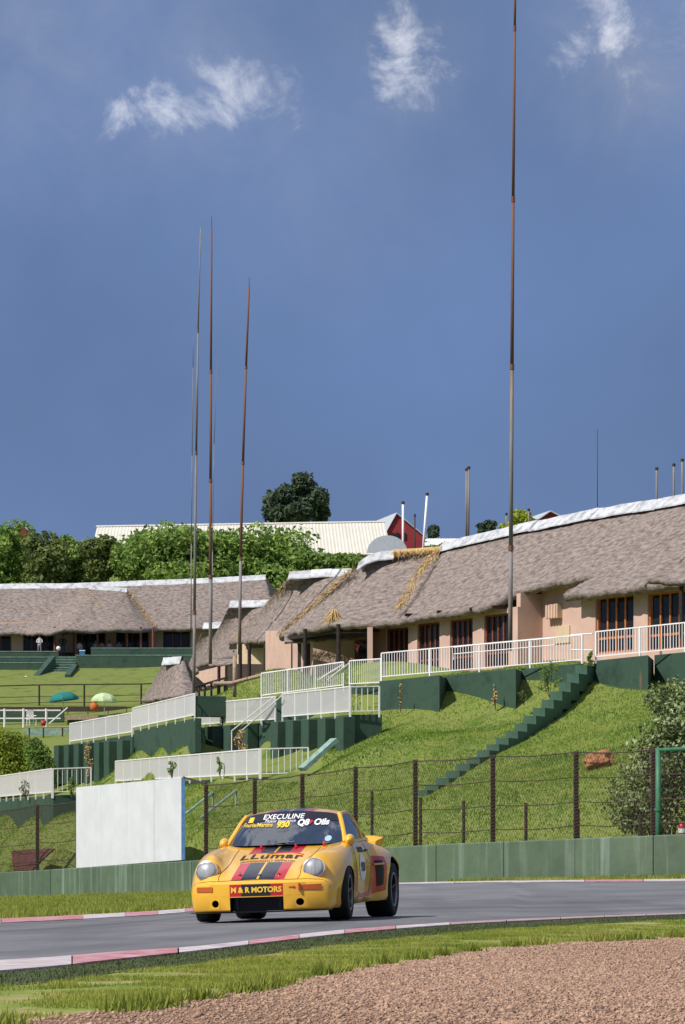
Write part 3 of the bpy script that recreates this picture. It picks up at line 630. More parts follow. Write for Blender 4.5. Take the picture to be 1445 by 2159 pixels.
def cap_run(parent, pts, w=.55, h=.34, step=1.6, o0=Vector((0, 0, 0)), name='ridge_cap', back=Vector((.849, .528, 0))):
    """ridge capping in separate lapped sections"""
    ln = sum((b_ - a).length for a, b_ in zip(pts[:-1], pts[1:])); n = max(2, int(round(ln / step))); V = resample(pts, n + 1)
    for k in range(n):
        a, c = V[k] - o0, V[k + 1] - o0; c = c + (c - a).normalized() * .03; f = -back; dz = random.uniform(-.015, .025); up = Vector((0, 0, dz)); rows = []
        for p in (a, a.lerp(c, .5), c):
            wob = .03 * noise.noise(p * 2.0)
            rows.append([p + f * w + Vector((0, 0, -h + wob)) + up, p + f * w * .55 + Vector((0, 0, -h * .35)) + up, p + f * .12 + Vector((0, 0, .08 + wob)) + up, p - f * .12 + Vector((0, 0, .08)) + up, p - f * w + Vector((0, 0, -h)) + up])
        rows2 = [[q - Vector((0, 0, .06)) for q in r[::-1]] for r in rows]
        mb = MB(); full = [r + r2 for r, r2 in zip(rows, rows2)]; full = [r + [r[0]] for r in full]; mb.grid(full)
        fixn(mb.build(name, M['ridge'], parent))
def strawline(parent, pts, n, spread, ln, o0=Vector((0, 0, 0)), name='loose_straw', down=Vector((-.5, -.3, -.8)), r=.02):
    mb = MB(); V = resample(pts, 200)
    for _ in range(n):
        p = V[random.randrange(200)] - o0; p = p + Vector((random.gauss(0, spread), random.gauss(0, spread), random.gauss(0, spread * .4) + .05)); d_ = (down + Vector((random.gauss(0, .45), random.gauss(0, .45), random.gauss(0, .25)))).normalized() * ln * random.uniform(.5, 1.3)
        s_ = Vector((random.gauss(0, 1), random.gauss(0, 1), random.gauss(0, 1))).normalized() * r
        mb.add([p - s_, p + s_, p + d_], [(0, 1, 2)])
    o = mb.build(name, M['straw'], parent); o['kind'] = 'stuff'; return o

FLOOR = 6.75
th1 = empty('thatched_clubhouse', Q(8, 3, FLOOR)); o1 = th1.location.copy()
tag(th1, 'long pink clubhouse under a sweeping grey brown thatched roof with white ridge', 'building')
rl_ = [E(940, 1152, 6), E(1000, 1138, 6), E(1120, 1110, 6), E(1260, 1082, 6), E(1445, 1052, 6), E(1600, 1022, 6)]
el_ = [E(838, 1310, 0), E(900, 1298, 0), E(960, 1289, 0), E(1020, 1279, .1), E(1050, 1268, .3), E(1075, 1254, .75), E(1110, 1240, 1.1), E(1150, 1231, 1.2), E(1200, 1222, 1.2), E(1260, 1213, 1.2), E(1400, 1195, 1.2), E(1600, 1160, 1.2)]
thatch(th1, el_, rl_, 90, 30, .34, 'thatch_roof', o1)
def onroof(px, py, lift):
    best = None
    for b_ in np.arange(-1.5, 6.01, .05):
        p = E(px, py, b_); a = EA(px, b_); z0 = np.interp(a, [0, 7, 20], [10.4, 10.6, 11.0]); z1 = np.interp(a, [0, 17], [14.4, 15.1]); zp = z0 + (z1 - z0) * b_ / 6 + lift - .1
        if best is None or abs(p.z - zp) < best[0]: best = (abs(p.z - zp), p)
    return best[1]
ew = [E(1188, 1253, -1.1), E(1220, 1251, -1.15), E(1260, 1248, -1.2), E(1310, 1241, -1.2), E(1370, 1233, -1.2), E(1445, 1226, -1.2), E(1600, 1208, -1.2)]
uw = [E(1192, 1249, -.9)] + [onroof(x, y, .12) for x, y in ((1240, 1224), (1290, 1198), (1340, 1172), (1400, 1141), (1460, 1118), (1600, 1070))]
thatch(th1, ew, uw, 60, 18, .34, 'thatch_wing', o1, sag=.05)
cap_run(th1, [p + Vector((0, 0, .12)) for p in rl_], w=.62, h=.40, o0=o1)
back = [p + Vector((.849 * 6, .528 * 6, -4.0)) for p in rl_]
thatch(th1, back, rl_, 40, 8, .3, 'rear_thatch', o1)
# porch roof and post at the right
thatch(th1, [E(1364, 1220, -3.6), E(1400, 1224, -3.6), E(1445, 1224, -3.6), E(1600, 1210, -3.6)], [E(1408, 1190, -2.2), E(1430, 1186, -2.0), E(1475, 1178, -1.8), E(1620, 1150, -1.2)], 30, 10, .26, 'porch_thatch', o1, sag=.04)
MB().tube([E(1437, 1221, -3.3) - o1, E(1437, 1345, -3.3) - o1], .085, 8).build('porch_post', M['darkwood'], th1)

def wall_with(parent, b_, a0, a1, z0, z1, ops, th=.3, o0=o1, material='pink'):
    """wall along the facade with real openings; ops = (a0, a1, z0, z1)"""
    mb = MB(); rz = math.atan2(U2.y, U2.x); cur = a0
    def bx(p0, p1, q0, q1):
        if p1 - p0 < .01 or q1 - q0 < .01: return
        c = Q((p0 + p1) / 2, b_ + th / 2, (q0 + q1) / 2) - o0; mb.box(c, (p1 - p0, th, q1 - q0), rz)
    for p0, p1, q0, q1 in sorted(ops):
        bx(cur, p0, z0, z1); bx(p0, p1, q1, z1); bx(p0, p1, z0, q0); cur = p1
    bx(cur, a1, z0, z1)
    return mb.build('wall', M[material], parent)
def window(parent, b_, a0, a1, z0, z1, nm, material, o0=o1, rows=(.0, .27, 1.0)):
    rz = math.atan2(U2.y, U2.x); fr = MB(); w_ = a1 - a0; h_ = z1 - z0; ft = .085
    def bx(mb, p0, p1, q0, q1, dep, off): mb.box(Q((p0 + p1) / 2, b_ + off, (q0 + q1) / 2) - o0, (p1 - p0, dep, q1 - q0), rz)
    bx(fr, a0, a0 + ft, z0, z1, .12, .06); bx(fr, a1 - ft, a1, z0, z1, .12, .06); bx(fr, a0 + ft, a1 - ft, z1 - ft, z1, .12, .06); bx(fr, a0 + ft, a1 - ft, z0, z0 + ft, .12, .06)
    root = fr.build('window', M[material], parent)
    iw = (w_ - 2 * ft) / nm
    for k in range(1, nm):
        m_ = MB(); bx(m_, a0 + ft + k * iw - .045, a0 + ft + k * iw + .045, z0 + ft, z1 - ft, .09, .065); m_.build('mullion', M[material], root)
    zr = z0 + h_ * rows[1]
    m_ = MB(); bx(m_, a0 + ft, a1 - ft, zr - .05, zr + .05, .075, .07); m_.build('transom', M[material], root)
    for k in range(nm):
        for q0, q1 in ((z0 + ft, zr - .05), (zr + .05, z1 - ft)):
            m_ = MB(); bx(m_, a0 + ft + k * iw + .045, a0 + ft + (k + 1) * iw - .045, q0, q1, .015, .09); o = m_.build('pane', M['glass'], root)
            o.rotation_euler = (0, 0, 0)
    return root
B0 = .75
ops = []
for x0, x1, py in ((814, 861, 1324), (880, 927, 1313), (949, 997, 1305), (1021, 1072, 1295)):
    a0, a1 = EA(x0, B0), EA(x1, B0); z1 = E((x0 + x1) / 2, py, B0).z; ops.append((a0, a1, z1 - 2.35, z1))
wall_with(th1, B0, EA(787, B0), EA(1092, B0), 5.9, 10.55, ops)
for q in ops: window(th1, B0 + .08, *q, 4, 'frame_dark')
B1_ = 2.1
wall_with(th1, B1_, EA(1092, B0) - .2, EA(1330, B1_), 5.9, 11.35, [])
rzu = math.atan2(U2.y, U2.x)
MB().box(Q(EA(1092, B0) - .15, (B0 + B1_) / 2 + .15, 8.52) - o1, (.3, B1_ - B0 - .002, 5.25), rzu).build('side_wall', M['pink'], th1)
B2_ = -.35
ops = []
for x0, x1, py in ((1256, 1336, 1256), (1366, 1452, 1247), (1490, 1585, 1232)):
    a0, a1 = EA(x0, B2_), EA(x1, B2_); z1 = E((x0 + x1) / 2, py, B2_).z; ops.append((a0, a1, z1 - 2.35, z1))
wall_with(th1, B2_, EA(1226, B2_), EA(1620, B2_), 5.9, 10.72, ops)
for q in ops: window(th1, B2_ + .08, *q, 4, 'frame_orange')
MB().box(Q(EA(1226, B2_) + .15, (B2_ + B1_) / 2 + .15, 8.3) - o1, (.3, B1_ - B2_ - .002, 4.8), rzu).build('side_wall', M['pink'], th1)
# louvre box and hatch on the recessed wall
c = E(1168, 1289, B1_ - .14); lb = MB().box(c - o1, (.9, .28, .62), rzu).build('louvre_box', M['cream'], th1)
for k in range(4):
    q = c + Vector((U2.x, U2.y, 0)) * (-.32 + .21 * k) - Vector((W2.x, W2.y, 0)) * .16; MB().box(q - o1, (.11, .05, .58), rzu).build('louvre', M['pink'], lb)
MB().box(E(1186, 1338, B1_ - .03) - o1, (1.1, .05, .75), rzu).build('hatch', M['cream'], th1)
# roof beams at the eave
for x in (800, 868, 936, 1005, 1052):
    MB().box(E(x, 1303 - (x - 800) * .09, .35) - o1, (.12, .7, .14), rzu).build('rafter_end', M['darkwood'], th1)
strawline(th1, [E(935, 1158, 5.9) + Vector((-.1, -.2, .1)), E(900, 1215, 3.4) + Vector((-.3, -.3, .25)), E(850, 1295, .5) + Vector((-.2, -.3, .2))], 420, .10, .55, o1)

# pavilion roof left of the long roof
pv = empty('thatched_pavilion', P(700, 1400, 136)); o2 = pv.location.copy()
tag(pv, 'open pavilion with ragged thatch, straw ridge and arched grey cap', 'building', 'thatched pavilions stepping down the terrace')
eav = [P(588, 1341, 142.5), P(612, 1334, 140), P(650, 1326, 137), P(700, 1316, 134), P(770, 1314, 133), P(845, 1310, 131.8)]
rdg = [P(764, 1186, 140), P(790, 1180, 140), P(815, 1174, 140), P(850, 1170, 140), P(890, 1167, 139.6), P(934, 1162, 139)]
thatch(pv, eav, rdg, 60, 26, .32, 'thatch_roof', o2, amp=.07)
thatch(pv, [P(592, 1338, 143), P(650, 1330, 152), P(720, 1320, 158)], [P(764, 1186, 140.2), P(780, 1183, 141), P(800, 1180, 142)], 24, 14, .3, 'side_thatch', o2)
thatch(pv, [P(720, 1300, 158), P(850, 1290, 157), P(960, 1285, 155)], [P(770, 1186, 140.6), P(850, 1172, 140.6), P(934, 1164, 139.8)], 24, 8, .3, 'rear_thatch', o2)
cap_run(pv, [P(758, 1190, 139.6), P(775, 1176, 139.8), P(800, 1168, 140), P(835, 1164, 140)], w=.5, h=.35, step=.8, o0=o2, back=Vector((.3, .95, 0)))
# straw ridge roll
mb = MB(); mb.tube([P(830, 1166, 139.7) - o2, P(880, 1163, 139.5) - o2, P(934, 1159, 138.9) - o2], .17, 8); mb.build('straw_ridge', M['straw'], pv)
strawline(pv, [P(830, 1166, 139.5), P(934, 1160, 138.8)], 300, .06, .5, o2, down=Vector((0, -.6, -.7)))
strawline(pv, [P(745, 1200, 140), P(690, 1252, 141), P(640, 1298, 142), P(592, 1336, 142.4)], 500, .07, .55, o2, name='hip_straw', down=Vector((-.6, -.4, -.5)))
mb = MB()
for _ in range(260):
    p = P(704, 1290, 134.6) - o2 + Vector((random.gauss(0, .07), random.gauss(0, .07), random.gauss(0, .05))); d_ = Vector((random.gauss(0, .42), random.uniform(-.5, -.1), -.75)) * random.uniform(.6, 1.05); s_ = Vector((random.gauss(0, 1), random.gauss(0, 1), 0)).normalized() * .028
    mb.add([p - s_, p + s_, p + d_], [(0, 1, 2)])
o = mb.build('straw_tuft', M['straw'], pv); o['kind'] = 'stuff'
# arched cap
mb = MB(); arc = [P(774, 1166, 141) - o2 + (P(860, 1166, 141) - P(774, 1166, 141)) * (.5 - .5 * math.cos(math.pi * k / 14)) + Vector((0, 0, .88 * math.sin(math.pi * k / 14))) for k in range(15)]
mb.grid([arc, [p + Vector((0, 1.6, 0)) for p in arc]]); mb.f.append(tuple(range(15)))
mb.build('arched_cap', M['slate'], pv)
for x, y0, y1, d in ((644, 1326, 1412, 136.6), (714, 1316, 1400, 133.8)): MB().tube([P(x, y0, d) - o2, P(x, y1 + 18, d) - o2], .10, 8).build('post', M['darkwood'], pv)
MB().bar(P(596, 1348, 141) - o2, P(716, 1329, 134) - o2, .16, .18).build('eave_beam', M['darkwood'], pv); MB().bar(P(716, 1329, 134) - o2, P(800, 1328, 133.5) - o2, .16, .18).build('eave_beam', M['darkwood'], pv)
# back wall with door
def facewall(parent, o0, x0, x1, y0, y1, d0, d1, material, name='wall', th=.25):
    a, b_ = P(x0, y1, d0), P(x1, y1, d1); hA = (y1 - y0) / F * d0
    t_ = (b_ - a).normalized(); n_ = Vector((-t_.y, t_.x, 0)).normalized(); n_ = n_ if n_.y > 0 else -n_
    top0 = P(x0, y0, d0); top1 = P(x1, y0, d1); q = [a, b_, top1, top0]; q2 = [p + n_ * th for p in q]
    return fixn(MB().add([p - o0 for p in q + q2], [(0, 1, 2, 3), (7, 6, 5, 4), (0, 4, 5, 1), (1, 5, 6, 2), (2, 6, 7, 3), (3, 7, 4, 0)]).build(name, M[material], parent))
facewall(pv, o2, 660, 800, 1320, 1425, 143, 143, 'pink'); facewall(pv, o2, 560, 662, 1330, 1440, 152, 143.2, 'pink')
MB().box(P(768, 1390, 142.6) - o2, (.95, .10, 2.4)).build('door', M['frame_dark'], pv); MB().box(P(768, 1385, 142.5) - o2, (.5, .06, 1.5)).build('pane', M['glass'], pv)
for x in (622, 636, 651): MB().box(P(x, 1392, lerp(147, 144, (x - 622) / 29)) - o2, (.25, .3, 1.7), .9).build('shutter', M['darkwood'], pv)
thatch(pv, [P(600, 1352, 139.6), P(700, 1347, 140), P(800, 1342, 140)], [P(600, 1338, 141), P(700, 1336, 141), P(800, 1333, 141)], 30, 6, .14, 'inner_thatch', o2, sag=0, amp=.03)
facewall(pv, o2, 786, 791, 1322, 1430, 132.6, 140, 'pink', 'end_wall')

def pavilion(name, cap, eav, posts, label, hipl=None, rear=None, straw=None, beam=None):
    g = empty(name, P(eav[0][0], eav[0][1] + 60, eav[0][2])); o0 = g.location.copy(); tag(g, label, 'building', 'thatched pavilions stepping down the terrace')
    e_ = [P(*q) for q in eav]; r_ = [P(*q) for q in cap]
    thatch(g, e_, r_, 40, 20, .30, 'thatch_roof', o0, amp=.06)
    if rear: thatch(g, [P(*q) for q in rear], r_, 20, 8, .3, 'rear_thatch', o0)
    if hipl: thatch(g, [P(*q) for q in hipl[0]], [P(*q) for q in hipl[1]], 20, 14, .3, 'side_thatch', o0)
    cap_run(g, [p + Vector((0, 0, .08)) for p in r_], w=.42, h=.34, step=1.2, o0=o0, back=Vector((.3, .95, 0)))
    for x, y0, y1, d in posts: MB().tube([P(x, y0, d) - o0, P(x, y1, d) - o0], .10, 8).build('post', M['darkwood'], g)
    if beam: MB().bar(P(*beam[0]) - o0, P(*beam[1]) - o0, .15, .18).build('eave_beam', M['darkwood'], g)
    if straw: strawline(g, [P(*q) for q in straw], 260, .08, .55, o0, name='hip_straw')
    return g, o0
g, o0 = pavilion('thatched_pavilion', [(612, 1211, 156), (660, 1208, 156), (742, 1204, 155)], [(482, 1356, 166), (520, 1352, 158), (590, 1350, 151), (640, 1344, 149), (720, 1330, 148)],
         [(507, 1356, 1475, 157), (526, 1355, 1475, 156), (560, 1352, 1440, 154)], 'thatched pavilion with white cap and straw along its hip', rear=[(600, 1300, 172), (700, 1300, 172), (780, 1290, 172)],
         straw=[(606, 1228, 157), (560, 1285, 161), (488, 1352, 165.5)], beam=[(486, 1366, 164), (592, 1361, 151.6)])
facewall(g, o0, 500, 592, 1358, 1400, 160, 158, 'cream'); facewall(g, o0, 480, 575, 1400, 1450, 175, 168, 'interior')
thatch(g, [P(440, 1402, 170), P(500, 1398, 168), P(585, 1394, 165)], [P(440, 1390, 171.5), P(500, 1388, 169.5), P(585, 1384, 166.5)], 24, 6, .14, 'inner_thatch', o0, sag=0, amp=.03)
g, o0 = pavilion('thatched_pavilion', [(487, 1273, 178), (520, 1271, 178), (570, 1270, 177)], [(412, 1408, 187), (445, 1394, 180), (490, 1384, 173), (540, 1366, 171)],
         [(478, 1384, 1478, 176), (462, 1390, 1480, 178), (495, 1372, 1478, 174)], 'smaller thatched pavilion with dark posts, third down the row', rear=[(470, 1340, 192), (520, 1340, 192), (590, 1330, 192)], beam=[(420, 1412, 186), (492, 1394, 173.6)])
facewall(g, o0, 420, 500, 1395, 1445, 190, 184, 'pink')
g, o0 = pavilion('thatched_pavilion', [(431, 1318, 202), (455, 1317, 202), (486, 1316, 201)], [(385, 1428, 210), (405, 1420, 204), (435, 1412, 198), (470, 1400, 196)],
         [(432, 1412, 1482, 201), (445, 1410, 1480, 200)], 'smallest thatched pavilion at the end of the row', rear=[(420, 1370, 216), (450, 1370, 216), (500, 1360, 216)])
facewall(g, o0, 405, 460, 1418, 1470, 212, 206, 'pink')
# low thatched hut beyond the pale railing
g, o0 = pavilion('thatched_hut', [(346, 1392, 172), (365, 1391, 171), (384, 1390, 170)], [(296, 1480, 180), (315, 1478, 174), (350, 1472, 167), (385, 1466, 165), (414, 1462, 166)], [(330, 1474, 1500, 171), (400, 1464, 1495, 167)],
         'low round-ended thatched hut with white cap behind the pale railing', rear=[(340, 1440, 184), (370, 1440, 184), (430, 1440, 182)], hipl=([(414, 1462, 166.2), (425, 1455, 172), (428, 1448, 180)], [(384, 1390, 170.2), (388, 1390, 171), (392, 1390, 172)]))
# timber rails by the verandah
def pole(segs, label, r, material='palewood', name='timber_rail'):
    a = P(*segs[0][0]); root = empty(name, a); tag(root, label, 'rail')
    for s_ in segs: MB().tube([P(*q) - a for q in s_], r, 7).build('pole', M[material], root, smooth=True)
pole([[(452, 1441, 128), (490, 1440, 127), (520, 1432, 126), (552, 1424, 124)], [(495, 1382, 127), (495, 1470, 127)]], 'pale crooked timber rail with one upright before verandah posts', .09)
pole([[(414, 1448, 140), (480, 1428, 150)]] + [[(x, y, 141 + (x - 420) * .12), (x, y + 40, 141 + (x - 420) * .12)] for x, y in ((420, 1444), (432, 1440), (446, 1436), (460, 1432), (474, 1428))], 'dark timber balustrade beside the low hut', .06, 'darkwood')

# far clubhouse across the lawn
fb = empty('far_clubhouse', P(200, 1385, 247)); o3 = fb.location.copy(); tag(fb, 'wide thatched clubhouse beyond the lawn with central hipped verandah roof', 'building')
DB = 247.5
rg = [P(-150, 1240, 253), P(0, 1236, 253), P(180, 1234, 253), P(270, 1230, 253), P(400, 1225, 253), P(560, 1217, 253)]
ev = [P(-150, 1336, 246), P(0, 1334, 246), P(150, 1330, 246), P(330, 1326, 246), P(400, 1324, 246), P(590, 1318, 246)]
thatch(fb, ev, rg, 110, 24, .35, 'thatch_roof', o3, amp=.09); thatch(fb, [p + Vector((0, 14, -3.0)) for p in rg], rg, 40, 6, .3, 'rear_thatch', o3)
thatch(fb, [P(560, 1345, 250), P(600, 1320, 252), P(640, 1310, 262)], [P(556, 1219, 253), P(560, 1218, 253.4), P(562, 1218, 254)], 20, 14, .3, 'side_thatch', o3)
cap_run(fb, [p + Vector((0, 0, .12)) for p in rg], w=.5, h=.40, step=3.2, o0=o3, back=Vector((0, 1, 0)))
thatch(fb, [P(44, 1333, 245.2), P(80, 1334, 243), P(110, 1333, 241.4), P(140, 1324, 241), P(175, 1326, 241), P(200, 1328, 241), P(250, 1326, 241.2), P(300, 1327, 242.4), P(333, 1325, 245)],
       [P(176, 1246, 251), P(182, 1242, 250.4), P(188, 1239, 250), P(195, 1239, 250), P(215, 1240, 250), P(235, 1241, 250), P(252, 1242, 250), P(262, 1243, 250.2), P(270, 1245, 251)], 80, 24, .35, 'verandah_thatch', o3, amp=.08)
cap_run(fb, [P(188, 1236, 249.9), P(230, 1239, 249.9), P(268, 1242, 250)], w=.4, h=.3, step=1.6, o0=o3, back=Vector((0, 1, 0)))
strawline(fb, [P(270, 1243, 250), P(300, 1284, 247.5), P(328, 1318, 245)], 240, .10, .7, o3)
strawline(fb, [P(186, 1239, 249.7), P(200, 1262, 248), P(214, 1285, 246)], 120, .25, .9, o3)
wins = [(-100, -40, 1338), (-20, 24, 1338), (49, 117, 1334), (155, 223, 1330), (245, 314, 1328), (344, 402, 1327)]
mb = MB(); cur = -150
def wbx(x0, x1, y0, y1, d, th=.3):
    a, c = P(x0, y0, d), P(x1, y1, d); mb.box(((a.x + c.x) / 2 - o3.x, d + th / 2 - o3.y, (a.z + c.z) / 2 - o3.z), (c.x - a.x, th, a.z - c.z))
for x0, x1, y0 in wins:
    wbx(cur, x0, 1312, 1392, DB); wbx(x0, x1, 1312, y0, DB); cur = x1
wbx(cur, 560, 1312, 1392, DB); mb.build('wall', M['pink'], fb)
facewall(fb, o3, 548, 575, 1312, 1420, DB, 262, 'pink', 'end_wall')
for x0, x1, y0 in wins:
    a, c = P(x0, y0, DB), P(x1, 1391, DB); w_ = c.x - a.x; cz = (a.z + c.z) / 2 - o3.z; h_ = a.z - c.z; cx_ = (a.x + c.x) / 2 - o3.x; nm = max(2, int(w_ / .62))
    mb = MB(); y_ = DB + .1 - o3.y
    for q in (-w_ / 2 + .05, w_ / 2 - .05): mb.box((cx_ + q, y_, cz), (.1, .12, h_))
    mb.box((cx_, y_, a.z - o3.z - .05), (w_ - .2, .12, .1)); wd = mb.build('window', M['frame_dark'], fb)
    iw = (w_ - .2) / nm
    for k in range(nm):
        if k: MB().box((cx_ - w_ / 2 + .1 + k * iw, y_ + .005, cz), (.10, .09, h_ - .22)).build('mullion', M['frame_dark'], wd)
        MB().box((cx_ - w_ / 2 + .1 + (k + .5) * iw, y_ + .03, cz), (iw - .11, .02, h_ - .22)).build('pane', M['glass'], wd)
for x in (116, 160, 206, 268, 297, 323): MB().tube([P(x, 1322, 242.5) - o3, P(x, 1384, 242.5) - o3], .10, 8).build('verandah_post', M['frame_dark'], fb)
# green terrace walls and stairs before it
def farwall(x0, x1, y0, y1, d, label, th=.6):
    a, c = P(x0, y0, d), P(x1, y1, d); o = MB().box((0, 0, 0), (c.x - a.x, th, a.z - c.z)).build('terrace_wall', M['wallgreen'], bevel=.03); o.location = ((a.x + c.x) / 2, d + th / 2, (a.z + c.z) / 2); tag(o, label, 'wall', 'green terrace walls of the far clubhouse')
    e_ = MB().box((0, 0, (a.z - c.z) / 2 + .025), (c.x - a.x, th + .06, .05)).build('coping', M['edge_green'], o)
farwall(-150, 123, 1374, 1396, 239.5, 'green parapet beside the standing man in white shirt')
farwall(192, 430, 1367, 1392, 239.5, 'green parapet before the seated spectators')
farwall(-150, 110, 1386, 1420, 236.5, 'middle green terrace wall on the globe lamp side of the stairs', 1.5)
farwall(160, 430, 1382, 1416, 236.5, 'middle green terrace wall on the hut side of the stairs', 1.5)
farwall(-150, 96, 1398, 1424, 234.6, 'lowest green terrace wall on the globe lamp side of stairs', 1.2)
slab('terrace_floor', [(-150, 1384.5, 239.6), (560, 1384.5, 239.6), (560, 1381.5, 248.2), (-150, 1381.5, 248.2)], .3)
st_ = empty('terrace_stairs', P(120, 1445, 229)); tag(st_, 'wide flight of green stairs up to the far clubhouse verandah', 'stairs')
for k in range(11):
    a = P(lerp(83, 121, k / 10), 1440 - k * 5.4, 228.5 + k * .98); w_ = lerp(2.3, 1.75, k / 10); MB().box(a - st_.location + Vector((w_ / 2, .6, -.25)), (w_, 1.25, .5)).build('step', M['wallgreen'], st_); MB().box(a - st_.location + Vector((w_ / 2, .6, .02)), (w_ + .02, 1.27, .04)).build('step_edge', M['edge_green'], st_)
for x0, y0, x1, y1 in ((72, 1440, 112, 1392), (143, 1432, 158, 1410)):
    MB().bar(P(x0, y0, 228) - st_.location, P(x1, y1, 236) - st_.location, .45, .75).build('side_string', M['wallgreen'], st_)
# ------------------------------------------------------------------ debris fence on the barrier
tt = lambda px: bars_of(px)
fpx = [-40, 62, 146, 416, 518, 618, 730, 857, 1020, 1196, 1358, 1550]
ftop = [1712, 1697, 1690, 1655, 1643, 1633, 1618, 1604, 1594, 1586, 1580, 1566]
def fpoint(px, back=.32):
    p = barat(tt(px)); t_ = (barat(tt(px) + .5) - barat(tt(px) - .5)).normalized(); n_ = Vector((-t_.y, t_.x, 0)).normalized(); n_ = n_ if n_.y > 0 else -n_
    return p + n_ * back
def fence_run(idx, label):
    o0 = fpoint(fpx[idx[0]]); root = empty('debris_fence', o0); tag(root, label, 'fence', 'rusty debris fences behind the barrier')
    B = [fpoint(fpx[i]) for i in idx]; T = [Vector((b_.x, b_.y, HC + (YH - ftop[i]) / F * b_.y)) for b_, i in zip(B, idx)]
    for b_, t_ in zip(B, T):
        MB().bar(b_ - o0 + Vector((0, 0, .3)), t_ - o0 + Vector((0, 0, .03)), .125, .125).build('post', M['post'], root, bevel=.015)
        w_ = MB()
        for k in range(26):   # wire wound round the post
            z = lerp(b_.z + 1.0, t_.z, (k + .5) / 26); w_.bar(Vector((b_.x - .085, b_.y - .09, z - .03)) - o0, Vector((b_.x + .085, b_.y - .09, z + .03)) - o0, .012)
        w_ = w_.build('wound_wire', M['wire'], root); w_['kind'] = 'stuff'
    for j in range(len(B) - 1):
        b0, b1, t0, t1 = B[j], B[j + 1], T[j], T[j + 1]; ln = (b1 - b0).length
        lo0, lo1 = b0 + Vector((0, 0, 1.0)), b1 + Vector((0, 0, 1.0))
        for q, nm in ((1.0, 'top_wire'), (.72, 'line_wire'), (.44, 'line_wire'), (.17, 'line_wire')):
            a, c = lo0.lerp(t0, q), lo1.lerp(t1, q); pts = []
            for k in range(13):
                u = k / 12; p = a.lerp(c, u); p.z += -.05 * math.sin(math.pi * u) + .018 * noise.noise(Vector((u * 6 + j * 7, q * 9, 0))); pts.append(p - o0 - Vector((0, .03, 0)))
            MB().tube(pts, .016 if q == 1 else .013, 5).build(nm, M['wire'], root)
        # diamond mesh: two families of crossing wires
        mb = MB(); hgt = (t0 - lo0).length; st_ = .105; n_ = int((ln + hgt) / st_); wv = (b1 - b0) / ln; up = Vector((0, 0, 1)); r = .0036
        def pt(s_, h_): 
            u = s_ / ln; return lo0.lerp(lo1, u) - o0 + up * (h_ * lerp((t0 - lo0).z, (t1 - lo1).z, u) / hgt)
        for sgn in (1, -1):
            for k in range(n_):
                s0 = k * st_ - (hgt * .62 if sgn > 0 else 0); pts = []
                # wire runs at a steep diagonal: ds = .62 dh
                h0 = 0; h1 = hgt; sA = s0; sB = s0 + sgn * .62 * hgt
                if sA < 0: h0 = (0 - sA) / (sgn * .62) if sgn > 0 else None; sA = 0
                if h0 is None: continue
                if sgn < 0 and sA > ln: h0 = (sA - ln) / .62; sA = ln
                if sgn > 0 and sB > ln: h1 = (ln - s0) / .62; sB = ln
                if sgn < 0 and sB < 0: h1 = s0 / .62; sB = 0
                if h1 - h0 < .03 or h0 > hgt or sA > ln: continue
                a, c = pt(sA, h0), pt(sB, h1); t_ = (c - a).normalized(); x = Vector((-t_.z * wv.x, -t_.z * wv.y, 0)); x = Vector((wv.x, wv.y, 0)) * r; y = Vector((-wv.y, wv.x, 0)) * r
                mb.add([a - x, a + x, a + y * 1.7, c - x, c + x, c + y * 1.7], [(0, 1, 4, 3), (1, 2, 5, 4), (2, 0, 3, 5)])
        o = mb.build('wire_mesh', M['wire'], root); o['kind'] = 'stuff'
fence_run([0, 1, 2], 'rusty wire mesh fence on the barrier, beyond the blank white board')
fence_run([3, 4, 5, 6, 7, 8, 9, 10, 11], 'long rusty wire mesh fence on the barrier below the grass bank')
# thin stakes behind the mesh
for px, y0 in ((123, 1746), (716, 1668), (816, 1682), (913, 1688), (1042, 1693), (1153, 1705), (1284, 1714)):
    p = fpoint(px, 1.1); h_ = (1790 - y0) / F * p.y; z0 = HC + (YH - y0) / F * p.y
    o = MB().tube([(0, 0, H(p.x, p.y) - .1 - z0), (0, 0, 0)], .045, 7).build('fence_stake', M['post']); o.location = (p.x, p.y, z0); tag(o, 'short thin dark stake standing just behind the mesh fence', 'stake', 'short stakes behind the fence')
# board
a, c = fpoint(158, .05), fpoint(383, .05); root = empty('blank_board', (a + c) / 2); tag(root, 'large blank white board with blue edge standing on the barrier', 'board')
o0 = root.location.copy(); t_ = (c - a).normalized(); n_ = Vector((-t_.y, t_.x, 0)); n_ = n_.normalized() if n_.y > 0 else -n_.normalized()
za0, za1 = P(158, 1830, a.y).z, P(163, 1660, a.y).z; zc0, zc1 = P(383, 1813, c.y).z, P(384, 1639, c.y).z
for k in range(4):
    u0, u1 = k / 4, (k + 1) / 4 - .0015; q = []
    for u in (u0, u1):
        p = a.lerp(c, u); q += [Vector((p.x, p.y, lerp(za0, zc0, u))), Vector((p.x, p.y, lerp(za1, zc1, u)))]
    q = [p - o0 + n_ * random.uniform(0, .006) for p in q]; q2 = [p + n_ * .05 for p in q]
    fixn(MB().add(q + q2, [(0, 2, 3, 1), (4, 5, 7, 6), (0, 1, 5, 4), (2, 6, 7, 3), (1, 3, 7, 5), (0, 4, 6, 2)]).build('sheet', M['board'], root))
q = c - o0 + t_ * .03; MB().bar(Vector((q.x, q.y, zc0 - o0.z)), Vector((q.x, q.y, zc1 - o0.z)), .10, .12).build('edge_strip', M['blue'], root)
MB().bar(Vector((q.x, q.y, zc1 - o0.z)), fpoint(416) - o0 + Vector((0, 0, P(416, 1652, fpoint(416).y).z - fpoint(416).z)), .05).build('brace', M['post'], root)
